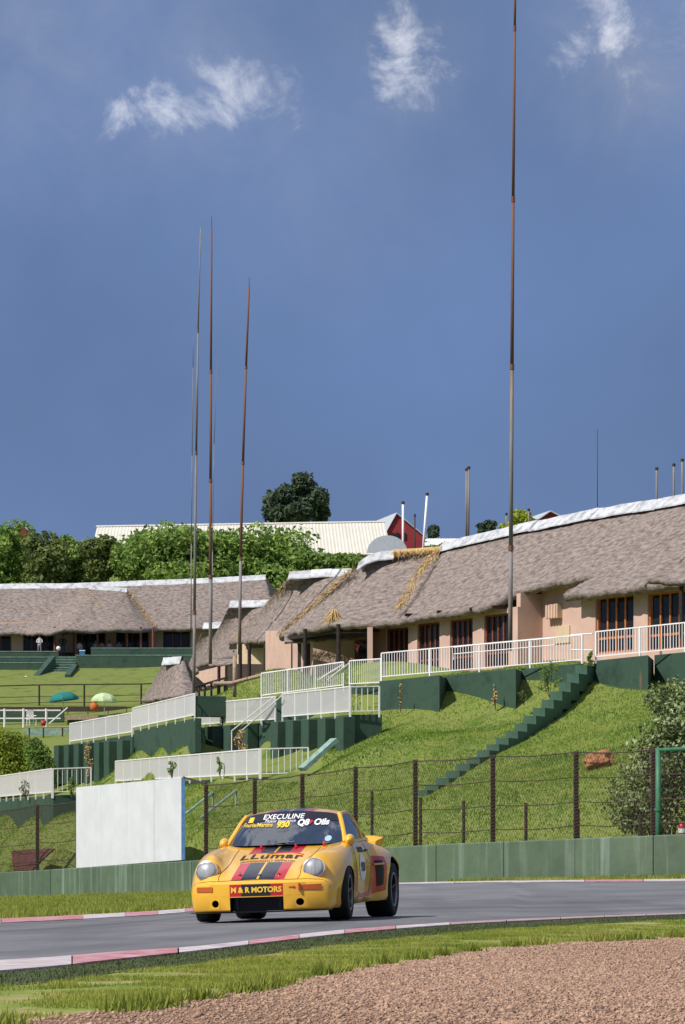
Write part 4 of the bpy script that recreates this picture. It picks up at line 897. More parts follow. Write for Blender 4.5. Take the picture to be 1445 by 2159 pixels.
# rust-red panel lying against the fence, far left
a = fpoint(75, 1.2); o = MB().add([P(27, 1796, 108.5) - a, P(60, 1792, 107.5) - a, P(118, 1790, 105) - a, P(95, 1810, 105) - a, P(70, 1836, 106) - a, P(30, 1836, 108) - a], [(0, 1, 2, 3, 4, 5)]).build('fallen_panel', mat('panel_rust', (.13, .055, .05), .9, .1, noise_amp=.3)); o.location = a
s_ = o.modifiers.new('t', 'SOLIDIFY'); s_.thickness = .05; tag(o, 'broken rust brown sheet leaning behind the fence', 'panel')
# green gate frame
p = fpoint(1370, .3); root = empty('gate_frame', p); tag(root, 'green tubular gate frame standing in front of the bush', 'gate')
zt = P(1370, 1577, p.y).z - p.z
MB().tube([(0, 0, .2), (0, 0, zt)], .075, 10).build('post', M['gategreen'], root, smooth=True)
q = fpoint(1560, .3) - p; MB().tube([(0, 0, zt - .05), (q.x, q.y, zt + .0)], .045, 8).build('top_bar', M['gategreen'], root)
MB().tube([(q.x, q.y, .2), (q.x, q.y, zt)], .075, 10).build('post', M['gategreen'], root)
for z in (.95, 1.7): MB().lathe([(.075, -.04), (.1, -.04), (.1, .04), (.075, .04)], (0, 0, z), 10).build('collar', M['gategreen'], root)
# fire extinguisher
p = fpoint(1383, .9); ex = empty('fire_extinguisher', Vector((p.x, p.y, P(1383, 1760, p.y).z))); tag(ex, 'small red fire extinguisher with white band beside the gate post', 'extinguisher')
RED = mat('signal_red', (.45, .02, .025), .4, .5)
MB().lathe([(.0, -.3), (.09, -.3), (.09, .2), (.07, .27), (.03, .30), (.03, .34)], n=12).build('cylinder', RED, ex, smooth=True); MB().lathe([(.093, .05), (.093, .16)], n=12, cap=False).build('label_band', M['white'], ex); MB().box((0.03, 0, .37), (.12, .03, .04)).build('handle', M['black'], ex)
# boulder
bm = bmesh.new(); bmesh.ops.create_icosphere(bm, subdivisions=4, radius=1)
for v in bm.verts:
    n_ = v.co.normalized(); v.co = Vector((n_.x * .42, n_.y * .38, n_.z * .36)) * (1 + .34 * noise.fractal(n_ * 1.6 + Vector((3, 1, 2)), .8, 2, 4)); 
me = bpy.data.meshes.new('boulder'); bm.to_mesh(me); bm.free(); me.materials.append(M['rock']); bo = link(bpy.data.objects.new('boulder', me)); p = on(1262, 1620, dmin=80); bo.location = p + Vector((0, 0, .2)); bo.rotation_euler = (.15, -.35, .4); tag(bo, 'jagged ochre rock lying on the grass bank beside the bush', 'rock')

# ------------------------------------------------------------------ masts and poles
def mast(pts, r0, r1, label, rust=None, whip=None, joints=(), name='flag_mast', material='mast'):
    """pts: (px, py, d) bottom to top"""
    V = [P(*p) for p in pts]; base = V[0]; gz = H(base.x, base.y)
    root = empty(name, base); tag(root, label, 'mast', 'thin masts rising above the roofs')
    r0 *= .86; r1 *= .86; A = along([tuple(v - base) for v in V], 14); rr = [lerp(r0, r1, k / 13) for k in range(14)]
    A = [Vector(p) for p in A]; 
    def at(u): return Vector([float(np.interp(u, np.linspace(0, 1, 14), [q[i] for q in A])) for i in range(3)])
    cuts = [0] + sorted(joints) + [1]
    for k, (u0, u1) in enumerate(zip(cuts[:-1], cuts[1:])):
        mt = M[material] if not rust or (u0 + u1) / 2 < rust else M['mastrust']
        ra = lerp(r0, r1, u0); rb = lerp(r0, r1, u1) 
        MB().tube([at(u0), at((u0 + u1) / 2), at(u1)], [ra, (ra + rb) / 2, rb], 8).build('tube', mt, root, smooth=True)
        if k: MB().tube([at(u0 - .004), at(u0 + .004)], ra * 1.28, 8).build('joint_collar', M['mastrust'], root)
    if whip: MB().tube([at(1), at(1) + Vector((.01, 0, whip))], .012, 5).build('whip', M['black'], root)
    return root
mast([(1076, 1372, 110), (1079, 900, 110), (1082, 435, 110), (1087, -70, 110)], .105, .05, 'very tall rust streaked mast standing before the long thatched roof', rust=.42, joints=(.15, .415, .66, .91))
mast([(409, 1470, 124), (412, 1100, 124), (418, 690, 124), (423.5, 480, 124)], .085, .026, 'slim grey mast in front of the low hut, rust joint midway', rust=.92, joints=(.18, .52, .78))
mast([(444, 1400, 150), (444, 1100, 150), (445, 800, 150), (446.5, 480, 150)], .11, .05, 'stoutest rust brown mast of the cluster, with whip tip', rust=.3, whip=.6, joints=(.2, .42, .67))
mast([(505, 1380, 155), (509, 1100, 155), (516, 860, 155), (525.5, 604, 155)], .105, .06, 'leaning mast grey below and rust brown above, with whip tip', rust=.3, whip=.5, joints=(.26, .52, .78))
mast([(403, 1330, 240), (404, 1100, 240), (408, 710, 240)], .06, .03, 'faint thin mast beside the low hut, behind the grey one', joints=(.3, .6, .9))
mast([(447, 1330, 240), (450, 1000, 240), (457.5, 765, 240)], .055, .018, 'faint thin mast just behind the stoutest rust brown mast', joints=(.3, .7))
mast([(1260, 1130, 160), (1260, 905, 160)], .03, .02, 'hair-thin dark antenna above the long white ridge', material='post', name='antenna')
def stub(px, y0, y1, d, r, label, px1=None, material='mast'):
    r *= .75; a, c = P(px, y0, d), P(px1 or px, y1, d); root = empty('roof_pole', a); tag(root, label, 'pole', 'short poles behind the thatched roofs')
    MB().tube([(0, 0, 0), c - a], r, 8).build('shaft', M[material], root, smooth=True); MB().lathe([(r * 1.1, -.06), (r * 1.6, -.05), (r * 1.6, .05), (r * .5, .09)], c - a, 8).build('pole_cap', M['post'], root)
SL = 'short capped pole behind the far end of the long white ridge'
stub(850, 1190, 1060, 150, .08, 'upright whitish pole behind the arched roof cap', material='white')
stub(875, 1190, 1087, 152, .05, 'short dark pole between the two whitish poles', material='post')
stub(890, 1190, 1042, 150, .08, 'leaning whitish pole behind the straw ridge', 901, material='white')
stub(983, 1170, 990, 158, .075, 'rusty pole of a close pair behind the white ridge', 984, 'mast'); stub(987.5, 1170, 986, 159, .085, 'taller pole of a close pair behind the white ridge', 988.5, 'mast')
stub(1068, 1150, 1084, 160, .06, 'stub pole next to the very tall mast', material='mast'); stub(1115, 1140, 1075, 160, .065, 'stub pole before the yellow green treetop')
for x, y in ((1385, 988), (1421, 980), (1439, 970)): stub(x, 1110, y, 150, .08, SL)

# ------------------------------------------------------------------ far buildings
wh = empty('long_shed', P(500, 1180, 345)); o4 = wh.location.copy(); tag(wh, 'long shed with cream white metal roof behind the trees', 'building')
def sheet(parent, o0, q, n, material, name='roof_sheet', th=.08):
    """ribbed roof slope cut in sheets; q = eave0, eave1, ridge1, ridge0"""
    for k in range(n):
        u0, u1 = k / n, (k + 1) / n; a, b_, c, d_ = q[0].lerp(q[1], u0), q[0].lerp(q[1], u1), q[3].lerp(q[2], u1), q[3].lerp(q[2], u0); rows = [[], []]; m = 8
        for j in range(m + 1):
            u = j / m * .995; z = Vector((0, 0, .06 if j % 2 else 0)); rows[0].append(a.lerp(b_, u) + z - o0); rows[1].append(d_.lerp(c, u) + z - o0)
        MB().grid([[p - Vector((0, 0, th)) for p in rows[0]], rows[0], rows[1]]).build(name, M[material], parent)
sheet(wh, o4, [P(190, 1175, 338), P(826, 1168, 338), P(812, 1101, 345), P(205, 1111, 345)], 22, 'roofwhite')
sheet(wh, o4, [P(190, 1175, 352), P(826, 1168, 352), P(812, 1101, 345.1), P(205, 1111, 345.1)], 4, 'roofwhite', 'rear_sheet')
MB().bar(P(203, 1109.5, 345) - o4, P(813, 1099.5, 345) - o4, .4, .16).build('ridge_flashing', M['white'], wh)
facewall(wh, o4, 196, 822, 1170, 1240, 338.6, 338.6, 'cream')
def barn(px0, px1, apex, apy, y_e, y_b, d, label, slope=True, depth=9):
    g = empty('red_barn', P((px0 + px1) / 2, y_b, d)); o0 = g.location.copy(); tag(g, label, 'building', 'red gabled barns on the skyline')
    A, B_, T_ = P(px0, y_e, d), P(px1, y_e, d), P(apex, apy, d); a, b_ = P(px0, y_b, d), P(px1, y_b, d); bk = Vector((-.25 * depth, depth, 0))
    q = [a, b_, B_, T_, A]; fixn(MB().add([p - o0 for p in q] + [p + bk - o0 for p in q], [(0, 1, 2, 3, 4), (9, 8, 7, 6, 5), (0, 5, 6, 1), (1, 6, 7, 2), (4, 9, 5, 0)]).build('gable_wall', M['barnred'], g))
    up = Vector((0, 0, .12)); f = Vector((.05, -.3, 0))
    for e_, nm in ((A, 'roof_slope'), (B_, 'roof_slope')):
        e2 = e_ + (e_ - T_) * .06; fixn(MB().add([p - o0 for p in (e2 + f, T_ + f, T_ + bk, e2 + bk)] + [p + up - o0 for p in (e2 + f, T_ + f, T_ + bk, e2 + bk)], [(3, 2, 1, 0), (4, 5, 6, 7), (0, 1, 5, 4), (1, 2, 6, 5), (2, 3, 7, 6), (3, 0, 4, 7)]).build(nm, M['slate'], g))
    return g, o0
g, o0 = barn(808, 897, 836, 1083, 1133, 1165, 350, 'red gabled barn beside the end of the cream roof', depth=10)
for x in (826, 838, 852): MB().box(P(x, 1130, 349.9) - o0, (.5, .08, .8)).build('window', M['black'], g)
barn(18, 66, 43, 1104, 1126, 1160, 330, 'small red gable peeping above the bushy trees', depth=6); barn(1138, 1190, 1160, 1079, 1094, 1130, 300, 'tiny red gable behind the long white ridge', depth=6)
g = empty('low_shed', P(930, 1165, 352)); o0 = g.location.copy(); tag(g, 'low shed with pale metal roof right of red barn', 'building'); sheet(g, o0, [P(893, 1150, 348), P(990, 1150, 348), P(985, 1136, 353), P(898, 1136, 353)], 4, 'white'); facewall(g, o0, 896, 987, 1148, 1200, 348.4, 348.4, 'cream')

# ------------------------------------------------------------------ trees and bushes
def leaf_mesh(name, lobes, n, size, material, seed, flat=.4, up=.3, shell=.45):
    rng = np.random.default_rng(seed); vol = np.array([l[3] * l[4] * l[5] for l in lobes]) ** .75; pick = rng.choice(len(lobes), n, p=vol / vol.sum()); Lb = np.array(lobes)
    v = rng.normal(size=(n, 3)); v /= np.linalg.norm(v, axis=1)[:, None]; r = (shell + (1 - shell) * rng.random(n) ** .6)
    # twiggy clumps: displace along noise
    cl_ = np.array([noise.noise(Vector(q * 2.6 + seed)) for q in v]) * .30; r = r * (1 + cl_)
    c = Lb[pick, :3] + v * Lb[pick, 3:6] * r[:, None]
    nv = v * .6 + rng.normal(size=(n, 3)) * .7 + np.array([0, 0, up]); nv /= np.linalg.norm(nv, axis=1)[:, None]
    t1 = np.cross(nv, rng.normal(size=(n, 3))); t1 /= np.linalg.norm(t1, axis=1)[:, None]; t2 = np.cross(nv, t1); s_ = size * rng.uniform(.55, 1.35, (n, 1))
    V = np.stack([c - t1 * s_, c + t2 * s_ * .55, c + t1 * s_, c - t2 * s_ * .55], 1).reshape(-1, 3)
    me = bpy.data.meshes.new(name); me.vertices.add(4 * n); me.vertices.foreach_set('co', V.ravel().astype('f4')); me.loops.add(4 * n); me.loops.foreach_set('vertex_index', np.arange(4 * n, dtype='i4')); me.polygons.add(n); me.polygons.foreach_set('loop_start', np.arange(0, 4 * n, 4, dtype='i4')); me.update(calc_edges=True); me.materials.append(material); return me
def lobes_of(seed, w, h, n, flat=.7):
    """crown of n uneven lobes, w wide, h high, crown centre at origin"""
    rn = random.Random(seed); out = []
    for k in range(n):
        a = rn.uniform(0, 6.283); rr = rn.uniform(0, .36) * w; z = rn.uniform(-.36, .34) * h; sh = 1 - .55 * max(0, z / h * 2) 
        s_ = rn.uniform(.16, .27); out.append((math.cos(a) * rr * sh, math.sin(a) * rr * sh, z, w * s_, w * s_, h * s_ * rn.uniform(.7, 1.0)))
    return out
def tree(px, d, top, bot, wpx, material, label, seed, n=5200, leaf=.26, nl=16, name='broadleaf_tree', group='trees beyond the far clubhouse', lobes=None, cat='tree', trunk=True):
    sc = d / F; w = wpx * sc; h = (bot - top) * sc; c = P(px, (top + bot) / 2, d); gz = H(c.x, c.y); base = Vector((c.x, c.y, min(gz, c.z - h / 2)))
    root = empty(name, base); tag(root, label, cat, group); lb = lobes(seed, w, h, nl) if lobes else lobes_of(seed, w, h, nl); cz = c.z - base.z
    me = leaf_mesh('crown', lb, n, leaf, M[material], seed); share(me, 'crown', root, (0, 0, cz))
    rn = random.Random(seed); mb = MB(); r0 = max(.06, w * .035)
    mb.tube([(0, 0, -.3), (rn.gauss(0, .02) * w, 0, cz * .5), (rn.gauss(0, .03) * w, 0, cz)], [r0, r0 * .8, r0 * .4], 7)
    for l in lb[:9]: mb.tube([(0, 0, cz * .55), (l[0] * .5, l[1] * .5, cz + l[2] * .5 - h * .1), (l[0], l[1], cz + l[2])], [r0 * .5, r0 * .3, r0 * .1], 5)
    mb.build('trunk', M['bark'], root, smooth=True); return root
def conifer_lobes(seed, w, h, n):
    rn = random.Random(seed); out = []
    for (x, t_, ww) in ((-.28, .10, .42), (-.12, .22, .4), (.10, .5, .36), (.16, .34, .34), (.30, .12, .36), (.02, .02, .5), (.22, .0, .4), (-.36, -.16, .26), (.05, -.2, .5), (.34, -.2, .3), (-.2, -.2, .4), (.14, .42, .2)):
        out.append((x * w, rn.uniform(-.2, .2) * w, t_ * h * .82, ww * w * .46, ww * w * .46, h * .22))
    return out
T_ = [(8, 285, 1098, 1240, 120, 'leaf_mid', 'bushy green tree below the small red gable'), (88, 283, 1118, 1245, 95, 'leaf_olive', 'olive tinted tree next to the bushy one'), (140, 287, 1120, 1240, 90, 'leaf_mid', 'slim green tree where blue sky shows between crowns'),
      (212, 284, 1130, 1240, 88, 'leaf_olive', 'dull olive tree before the end of the cream roof'), (300, 283, 1118, 1245, 110, 'leaf_mid', 'green tree left of the largest rounded crown'), (375, 280, 1102, 1245, 240, 'leaf_mid', 'largest rounded green tree behind the mast cluster'),
      (470, 283, 1112, 1245, 130, 'leaf_mid', 'green tree filling behind the stoutest mast'), (565, 284, 1105, 1245, 215, 'leaf_mid', 'spreading green tree in front of the cream roof'), (650, 281, 1150, 1250, 110, 'leaf_mid', 'lower green tree below the cream roof'), (722, 279, 1155, 1250, 115, 'leaf_mid', 'green tree meeting the pavilion with the arched cap'),
      (175, 300, 1140, 1240, 120, 'leaf_dark', 'dark tree filling the gap behind the slim tree'), (50, 300, 1130, 1240, 130, 'leaf_dark', 'dark tree behind the olive tinted one'), (-60, 285, 1110, 1245, 120, 'leaf_mid', 'green tree at the open end of the tree line')]
for i, (px, d, t0, b0, w_, m_, lab) in enumerate(T_): tree(px, d, t0, b0, w_ * 1.18, m_, lab, 31 + i, n=int(2600 + w_ * 26), nl=int(12 + w_ / 9))
tree(625, 430, 1010, 1118, 150, 'leaf_dark', 'tall dark evergreen standing above the cream roof', 77, n=7000, leaf=.42, lobes=conifer_lobes, name='evergreen_tree', group=None)
tree(915, 420, 1103, 1142, 38, 'leaf_dark', 'small round dark tree right of the red barn', 81, n=1500, leaf=.3, nl=9, group=None); tree(930, 300, 1140, 1168, 70, 'leaf_mid', 'low bush before the low pale shed', 82, n=1500, leaf=.22, nl=9, group=None, cat='bush')
tree(1100, 215, 1072, 1125, 92, 'leaf_yellow', 'yellow green treetop peeping over the white ridge', 83, n=2600, leaf=.16, nl=14, group=None); tree(1022, 300, 1098, 1130, 60, 'leaf_dark', 'thin dark treetop peeping over the white ridge', 84, n=700, leaf=.25, nl=9, group=None)
# big glossy bush at the right
rb = [(0, 0, 1.05, .95, .9, .9), (.6, .1, 2.0, 1.1, 1.0, 1.1), (1.3, .2, 3.0, 1.0, .9, .9), (1.0, .2, 2.2, 1.0, 1, 1.0), (1.6, .1, 1.2, 1.2, 1, 1.2), (.2, -.1, .5, .8, .8, .5), (2.6, .3, 1.4, 1.2, 1.1, 1.4), (2.5, .3, 2.8, 1.1, 1, 1.0), (.85, .1, 3.2, .45, .5, .5)]
p = P(1345, 1772, 74.2); root = empty('glossy_bush', p); tag(root, 'large glossy leaved bush with light flecks behind the gate frame', 'bush')
share(leaf_mesh('foliage', rb, 15000, .062, M['leaf_gloss'], 91, shell=.35), 'foliage', root); mb = MB()
for l in rb: mb.tube([(l[0] * .4 + .4, 0, 0), (l[0], l[1], l[2])], [.06, .02], 6)
mb.build('stems', M['bark'], root)
p = P(1405, 1478, 97); root = empty('glossy_bush', p); tag(root, 'upper dull green bush against the buttressed wall', 'bush')
share(leaf_mesh('foliage', [(-.2, 0, .1, .6, .6, .5), (.5, 0, .25, .7, .6, .55), (1.2, 0, .2, .8, .6, .6), (.3, -.2, -.5, .8, .6, .7), (1.1, -.2, -.6, .9, .6, .8)], 6500, .06, M['leaf_gloss'], 92), 'foliage', root); MB().tube([(.3, 0, -1.4), (.3, 0, 0)], .05, 6).build('stems', M['bark'], root)
# yellow-green bush at the left
p = P(35, 1660, 145); root = empty('golden_bush', p); tag(root, 'dense yellow green bush beside the rust streaked railing', 'bush')
share(leaf_mesh('foliage', [(-.9, 0, 2.3, 1.0, 1, .8), (-.2, 0, 2.0, 1.1, 1, .9), (-1.3, 0, 1.2, 1.1, 1, 1.3), (.1, 0, 1.3, 1.0, 1, 1.1), (-.5, 0, .9, 1.3, 1, 1.1)], 9000, .085, M['leaf_yellow'], 93), 'foliage', root); MB().tube([(-.4, 0, -.3), (-.4, 0, 1.5)], .12, 6).build('stems', M['bark'], root)
p = P(92, 1660, 142); root = empty('dark_shrub', p); tag(root, 'rounded mid green shrub next to the yellow green bush', 'bush')
share(leaf_mesh('foliage', [(-.2, 0, 1.3, .65, .6, .9), (.05, 0, .8, .6, .6, .8), (-.5, 0, 1.9, .5, .5, .6)], 4200, .08, M['leaf_mid'], 94), 'foliage', root); MB().tube([(-.2, 0, -.3), (-.2, 0, 1.0)], .07, 6).build('stems', M['bark'], root)
# weeds and saplings
def weed(px, py, d, w_, h_, material, label, seed, n=260, leaf=.05):
    p = P(px, py, d); root = empty('weed', p); tag(root, label, 'weed'); lb = [(random.Random(seed + k).uniform(-.3, .3) * w_, 0, h_ * (.3 + .13 * k), w_ * .25, w_ * .2, h_ * .16) for k in range(5)]
    share(leaf_mesh('leaves', lb, n, leaf, M[material], seed), 'leaves', root); mb = MB()
    for l in lb: mb.tube([(0, 0, -.05), (l[0] * .6, 0, l[2] * .6), (l[0], l[1], l[2] + h_ * .1)], .012, 4)
    mb.build('stem', M['bark'], root)
weed(1160, 1470, 104.4, 1.0, 1.35, 'leaf_mid', 'leafy sapling growing against the green wall by the hill steps', 1, 420)
weed(1244, 1405, 105.4, .3, .6, 'leaf_mid', 'bright weed sprouting at the top of the hill steps', 2, 160)
weed(363, 1640, 118, .5, .75, 'leaf_mid', 'dark weed growing through the long lower railing', 3, 160); weed(464, 1635, 111, .35, .75, 'leaf_mid', 'thin weed growing through the lower railing by end panel', 4, 120)
weed(187, 1650, 134, .5, 2.0, 'straw', 'tall dry brown weed before the lower green fins', 5, 240); weed(508, 1592, 116, .7, 1.1, 'straw', 'dry brown weed at the foot of the white stair rails', 6, 240)
weed(845, 1500, 108.6, .2, 1.1, 'straw', 'wispy dry weed on the buttressed wall', 7, 60); weed(1045, 1494, 105.8, .35, .9, 'straw', 'rust coloured dry weed under the buttressed wall', 8, 90)
weed(470, 1530, 124.5, .5, .8, 'leaf_mid', 'green weed growing through the upper railing on the fins', 9, 160); weed(1105, 1485, 104, .5, .5, 'leaf_olive', 'low olive weed in the corner of the buttressed wall', 10, 120)
weed(55, 1684, 119, .7, .8, 'leaf_olive', 'pale weed in front of the rust streaked railing', 12, 160); weed(152, 1680, 111, .4, .8, 'leaf_mid', 'green weed behind the rusty end panel', 13, 140)
# ------------------------------------------------------------------ racing car (own axes: +y forward, x across, z up)
CY = math.radians(168.6); cpos = P(625, 1942, 33.0)
def cw(x, y): return cpos.x + x * math.cos(CY) - y * math.sin(CY), cpos.y + x * math.sin(CY) + y * math.cos(CY)
wz = {(sx, sy): H(*cw(sx * .78, sy * 1.135)) + .006 for sx in (-1, 1) for sy in (-1, 1)}
zc_ = sum(wz.values()) / 4; pit = math.atan(((wz[1, 1] + wz[-1, 1]) - (wz[1, -1] + wz[-1, -1])) / 2 / 2.27); rol = math.atan(((wz[1, 1] + wz[1, -1]) - (wz[-1, 1] + wz[-1, -1])) / 2 / 1.56)
car = empty('racing_car', (cpos.x, cpos.y, zc_ + .004)); tag(car, 'yellow rear-engined racing coupe with red and black stripes driving on track', 'car')
car.rotation_mode = 'XYZ'; car.rotation_euler = (Matrix.Rotation(CY, 4, 'Z') @ Matrix.Rotation(pit, 4, 'X') @ Matrix.Rotation(-rol, 4, 'Y')).to_euler()
RAKE = Matrix.Translation((0, 0, .052)) @ Matrix.Scale(.93, 4, (0, 0, 1)) @ Matrix.Rotation(-R(1.5), 4, 'X') @ Matrix.Rotation(R(.6), 4, 'Y')   # nose-down racing stance, leaning on its springs
YEL = (.80, .43, .035); 
def paint(name, stripes):
    """yellow lacquer with painted stripes given in the car's own axes: (y0, y1, z0, z1, half width set)"""
    m = bpy.data.materials.new(name); m.use_nodes = True; t = m.node_tree; b_ = t.nodes['Principled BSDF']
    b_.inputs['Roughness'].default_value = .28; b_.inputs['Coat Weight'].default_value = .65; b_.inputs['Coat Roughness'].default_value = .05
    tcn = t.nodes.new('ShaderNodeTexCoord'); sp = t.nodes.new('ShaderNodeSeparateXYZ'); t.links.new(tcn.outputs['Object'], sp.inputs[0])
    def mth(op, a, c=None):
        n = t.nodes.new('ShaderNodeMath'); n.operation = op
        for i, v in enumerate((a, c)):
            if v is None: continue
            if isinstance(v, (int, float)): n.inputs[i].default_value = v
            else: t.links.new(v, n.inputs[i])
        return n.outputs[0]
    ax = mth('ABSOLUTE', sp.outputs['X'])
    nz = t.nodes.new('ShaderNodeTexNoise'); nz.inputs['Scale'].default_value = 3.5; nz.inputs['Detail'].default_value = 6; t.links.new(tcn.outputs['Object'], nz.inputs['Vector'])
    base = t.nodes.new('ShaderNodeMix'); base.data_type = 'RGBA'; t.links.new(nz.outputs[0], base.inputs[0]); base.inputs[6].default_value = (*[c * .90 for c in YEL], 1); base.inputs[7].default_value = (*[min(1, c * 1.08) for c in YEL], 1)
    cur = base.outputs[2]
    for (y0, y1, z0, z1, red, blk, line) in stripes:
        zone = mth('MULTIPLY', mth('MULTIPLY', mth('GREATER_THAN', sp.outputs['Y'], y0), mth('LESS_THAN', sp.outputs['Y'], y1)), mth('MULTIPLY', mth('GREATER_THAN', sp.outputs['Z'], z0), mth('LESS_THAN', sp.outputs['Z'], z1)))
        for half, col in ((red, (.50, .015, .02)), (blk, (.014, .012, .016)), (line, YEL)):
            if not half: continue
            f = mth('MULTIPLY', zone, mth('LESS_THAN', ax, half)); mm = t.nodes.new('ShaderNodeMix'); mm.data_type = 'RGBA'; t.links.new(f, mm.inputs[0]); t.links.new(cur, mm.inputs[6]); mm.inputs[7].default_value = (*col, 1); cur = mm.outputs[2]
    t.links.new(cur, b_.inputs['Base Color']); return m
PB = paint('car_yellow', [(1.42, 1.985, .50, .9, .30, .185, .012), (.60, 1.03, .5, 1.0, .30, .17, .010), (1.80, 2.3, .305, .447, .30, .165, 0)])
PR = paint('roof_yellow', [(-3, 3, .5, 2, .27, .16, .012)])
PP = paint('plain_yellow', [])
CRED = mat('car_red', (.48, .016, .02), .3, .5, coat=.6); CBLK = mat('car_black', (.010, .010, .012), .45, .4); RUB = mat('tyre_rubber', (.013, .013, .015), .75, .3, noise_amp=.3, noise_scale=10)
RIM = mat('rim_dark', (.03, .03, .035), .35, .5, metal=.6); CHR = mat('chrome', (.75, .75, .78), .12, .5, metal=1.0); AMB = mat('indicator_amber', (.50, .10, .015), .2, .5, coat=.5)
GLS = mat('car_glass', (.014, .018, .024), .03, .6, ior=2.8); LENS = mat('lamp_lens', (.27, .28, .29), .30, .5, ior=1.5, coat=.3, noise_amp=.35, noise_scale=22, stretch=(1, .1, .1))
def catm(a, b_, c, d, t): return .5 * (2 * b_ + (c - a) * t + (2 * a - 5 * b_ + 4 * c - d) * t * t + (3 * b_ - a - 3 * c + d) * t ** 3)
X0 = [0, .25, .42, .53, .66]
ST = [ # y, sweep, (x,z) x 10 from bonnet centre out and down
 (1.985, .26, [(0, .470), (.25, .470), (.42, .470), (.55, .470), (.68, .468), (.79, .455), (.85, .39), (.862, .28), (.83, .13), (0, .13)]),
 (1.95, .25, [(0, .485), (.25, .485), (.42, .485), (.54, .485), (.67, .484), (.80, .47), (.862, .40), (.872, .29), (.845, .125), (0, .125)]),
 (1.90, .22, [(0, .515), (.25, .513), (.42, .508), (.52, .515), (.65, .53), (.80, .49), (.872, .41), (.882, .30), (.86, .125), (0, .125)]),
 (1.76, .14, [(0, .575), (.25, .572), (.41, .56), (.50, .585), (.64, .655), (.80, .575), (.888, .45), (.90, .32), (.875, .13), (0, .13)]),
 (1.58, .06, [(0, .64), (.25, .636), (.42, .62), (.50, .655), (.64, .775), (.80, .69), (.90, .52), (.91, .36), (.885, .13), (0, .13)]),
 (1.30, 0, [(0, .725), (.25, .72), (.44, .70), (.53, .735), (.66, .825), (.81, .755), (.905, .58), (.912, .40), (.89, .13), (0, .13)]),
 (1.00, 0, [(0, .80), (.25, .795), (.46, .775), (.55, .80), (.67, .855), (.81, .795), (.895, .62), (.90, .42), (.87, .13), (0, .13)]),
 (.70, 0, [(0, .865), (.25, .86), (.48, .845), (.58, .855), (.68, .875), (.79, .82), (.85, .64), (.855, .42), (.825, .13), (0, .13)]),
 (.40, 0, [(0, .89), (.25, .89), (.48, .89), (.60, .893), (.69, .89), (.765, .83), (.81, .66), (.815, .42), (.79, .13), (0, .13)]),
 (0, 0, [(0, .90), (.25, .90), (.48, .90), (.60, .90), (.69, .897), (.765, .835), (.81, .66), (.815, .42), (.79, .13), (0, .13)]),
 (-.42, 0, [(0, .905), (.25, .905), (.48, .905), (.60, .905), (.69, .90), (.77, .81), (.82, .64), (.825, .42), (.80, .13), (0, .13)]),
 (-.62, 0, [(0, .91), (.25, .91), (.48, .908), (.60, .906), (.69, .90), (.83, .79), (.91, .60), (.915, .42), (.89, .13), (0, .13)]),
 (-.82, 0, [(0, .91), (.25, .91), (.46, .908), (.58, .905), (.68, .885), (.86, .775), (.955, .60), (.96, .42), (.935, .13), (0, .13)]),
 (-1.135, 0, [(0, .90), (.25, .90), (.45, .895), (.57, .89), (.67, .86), (.87, .765), (.965, .61), (.97, .43), (.945, .13), (0, .13)]),
 (-1.5, 0, [(0, .84), (.25, .84), (.42, .835), (.55, .825), (.66, .80), (.85, .725), (.955, .58), (.96, .43), (.935, .16), (0, .16)]),
 (-1.85, 0, [(0, .73), (.25, .73), (.42, .725), (.54, .715), (.65, .70), (.80, .65), (.89, .54), (.895, .42), (.87, .22), (0, .22)]),
 (-2.08, -.10, [(0, .62), (.25, .62), (.42, .615), (.54, .61), (.63, .60), (.75, .56), (.82, .49), (.825, .41), (.80, .28), (0, .28)])]
def _nar(y): return float(np.interp(y, [.7, 1.3, 1.58, 2.0], [1, .955, .915, .905]))
ST = [(y, sw * 1.15, [(x * _nar(y), z) for x, z in pts]) for y, sw, pts in ST]
ST = [(2.0, .305, [(x * .985, .31 + (z - .31) * .9) for x, z in ST[0][2]]), *ST]
NP, NYS = 46, 5
def prof(pts):
    A = [np.array(p, float) for p in pts]; A = [A[0] * np.array([-1, 1]) + 0] + A; A[0] = np.array([-pts[1][0], pts[1][1]]); A += [np.array([-pts[-2][0], pts[-2][1]])]
    out = []
    for k in range(NP + 1):
        s_ = k / NP * 9; i = min(int(s_), 8); t_ = s_ - i
        if i >= 8: out.append(A[i + 1] * (1 - t_) + A[i + 2] * t_)      # flat floor
        else: out.append(catm(A[i], A[i + 1], A[i + 2], A[i + 3], t_) if i < 7 else A[i + 1] * (1 - t_) + A[i + 2] * t_)
    return np.array(out)
keys = []
for y, sw, pts in ST:
    q = prof(pts); yy = y - sw * (np.abs(q[:, 0]) / .9) ** 2.6; keys.append(np.stack([q[:, 0], yy, q[:, 1]], 1))
rings = []
for i in range(len(keys) - 1):
    a, b_, c, d = keys[max(i - 1, 0)], keys[i], keys[i + 1], keys[min(i + 2, len(keys) - 1)]
    lin = i < 1
    for k in range(NYS):
        t_ = k / NYS; rings.append(b_ + (c - b_) * t_ if lin else catm(a, b_, c, d, t_))
rings.append(keys[-1])
rows = []
for r in rings:
    full = [Vector(p) for p in r] + [Vector((-p[0], p[1], p[2])) for p in r[-2:0:-1]]; rows.append(full + [full[0]])
nfull = len(rows[0]) - 1
mb = MB(); vs = [p for r in rows for p in r[:-1]]
fs = [(i * nfull + j, i * nfull + (j + 1) % nfull, (i + 1) * nfull + (j + 1) % nfull, (i + 1) * nfull + j) for i in range(len(rows) - 1) for j in range(nfull)]
mb.add(vs, fs)
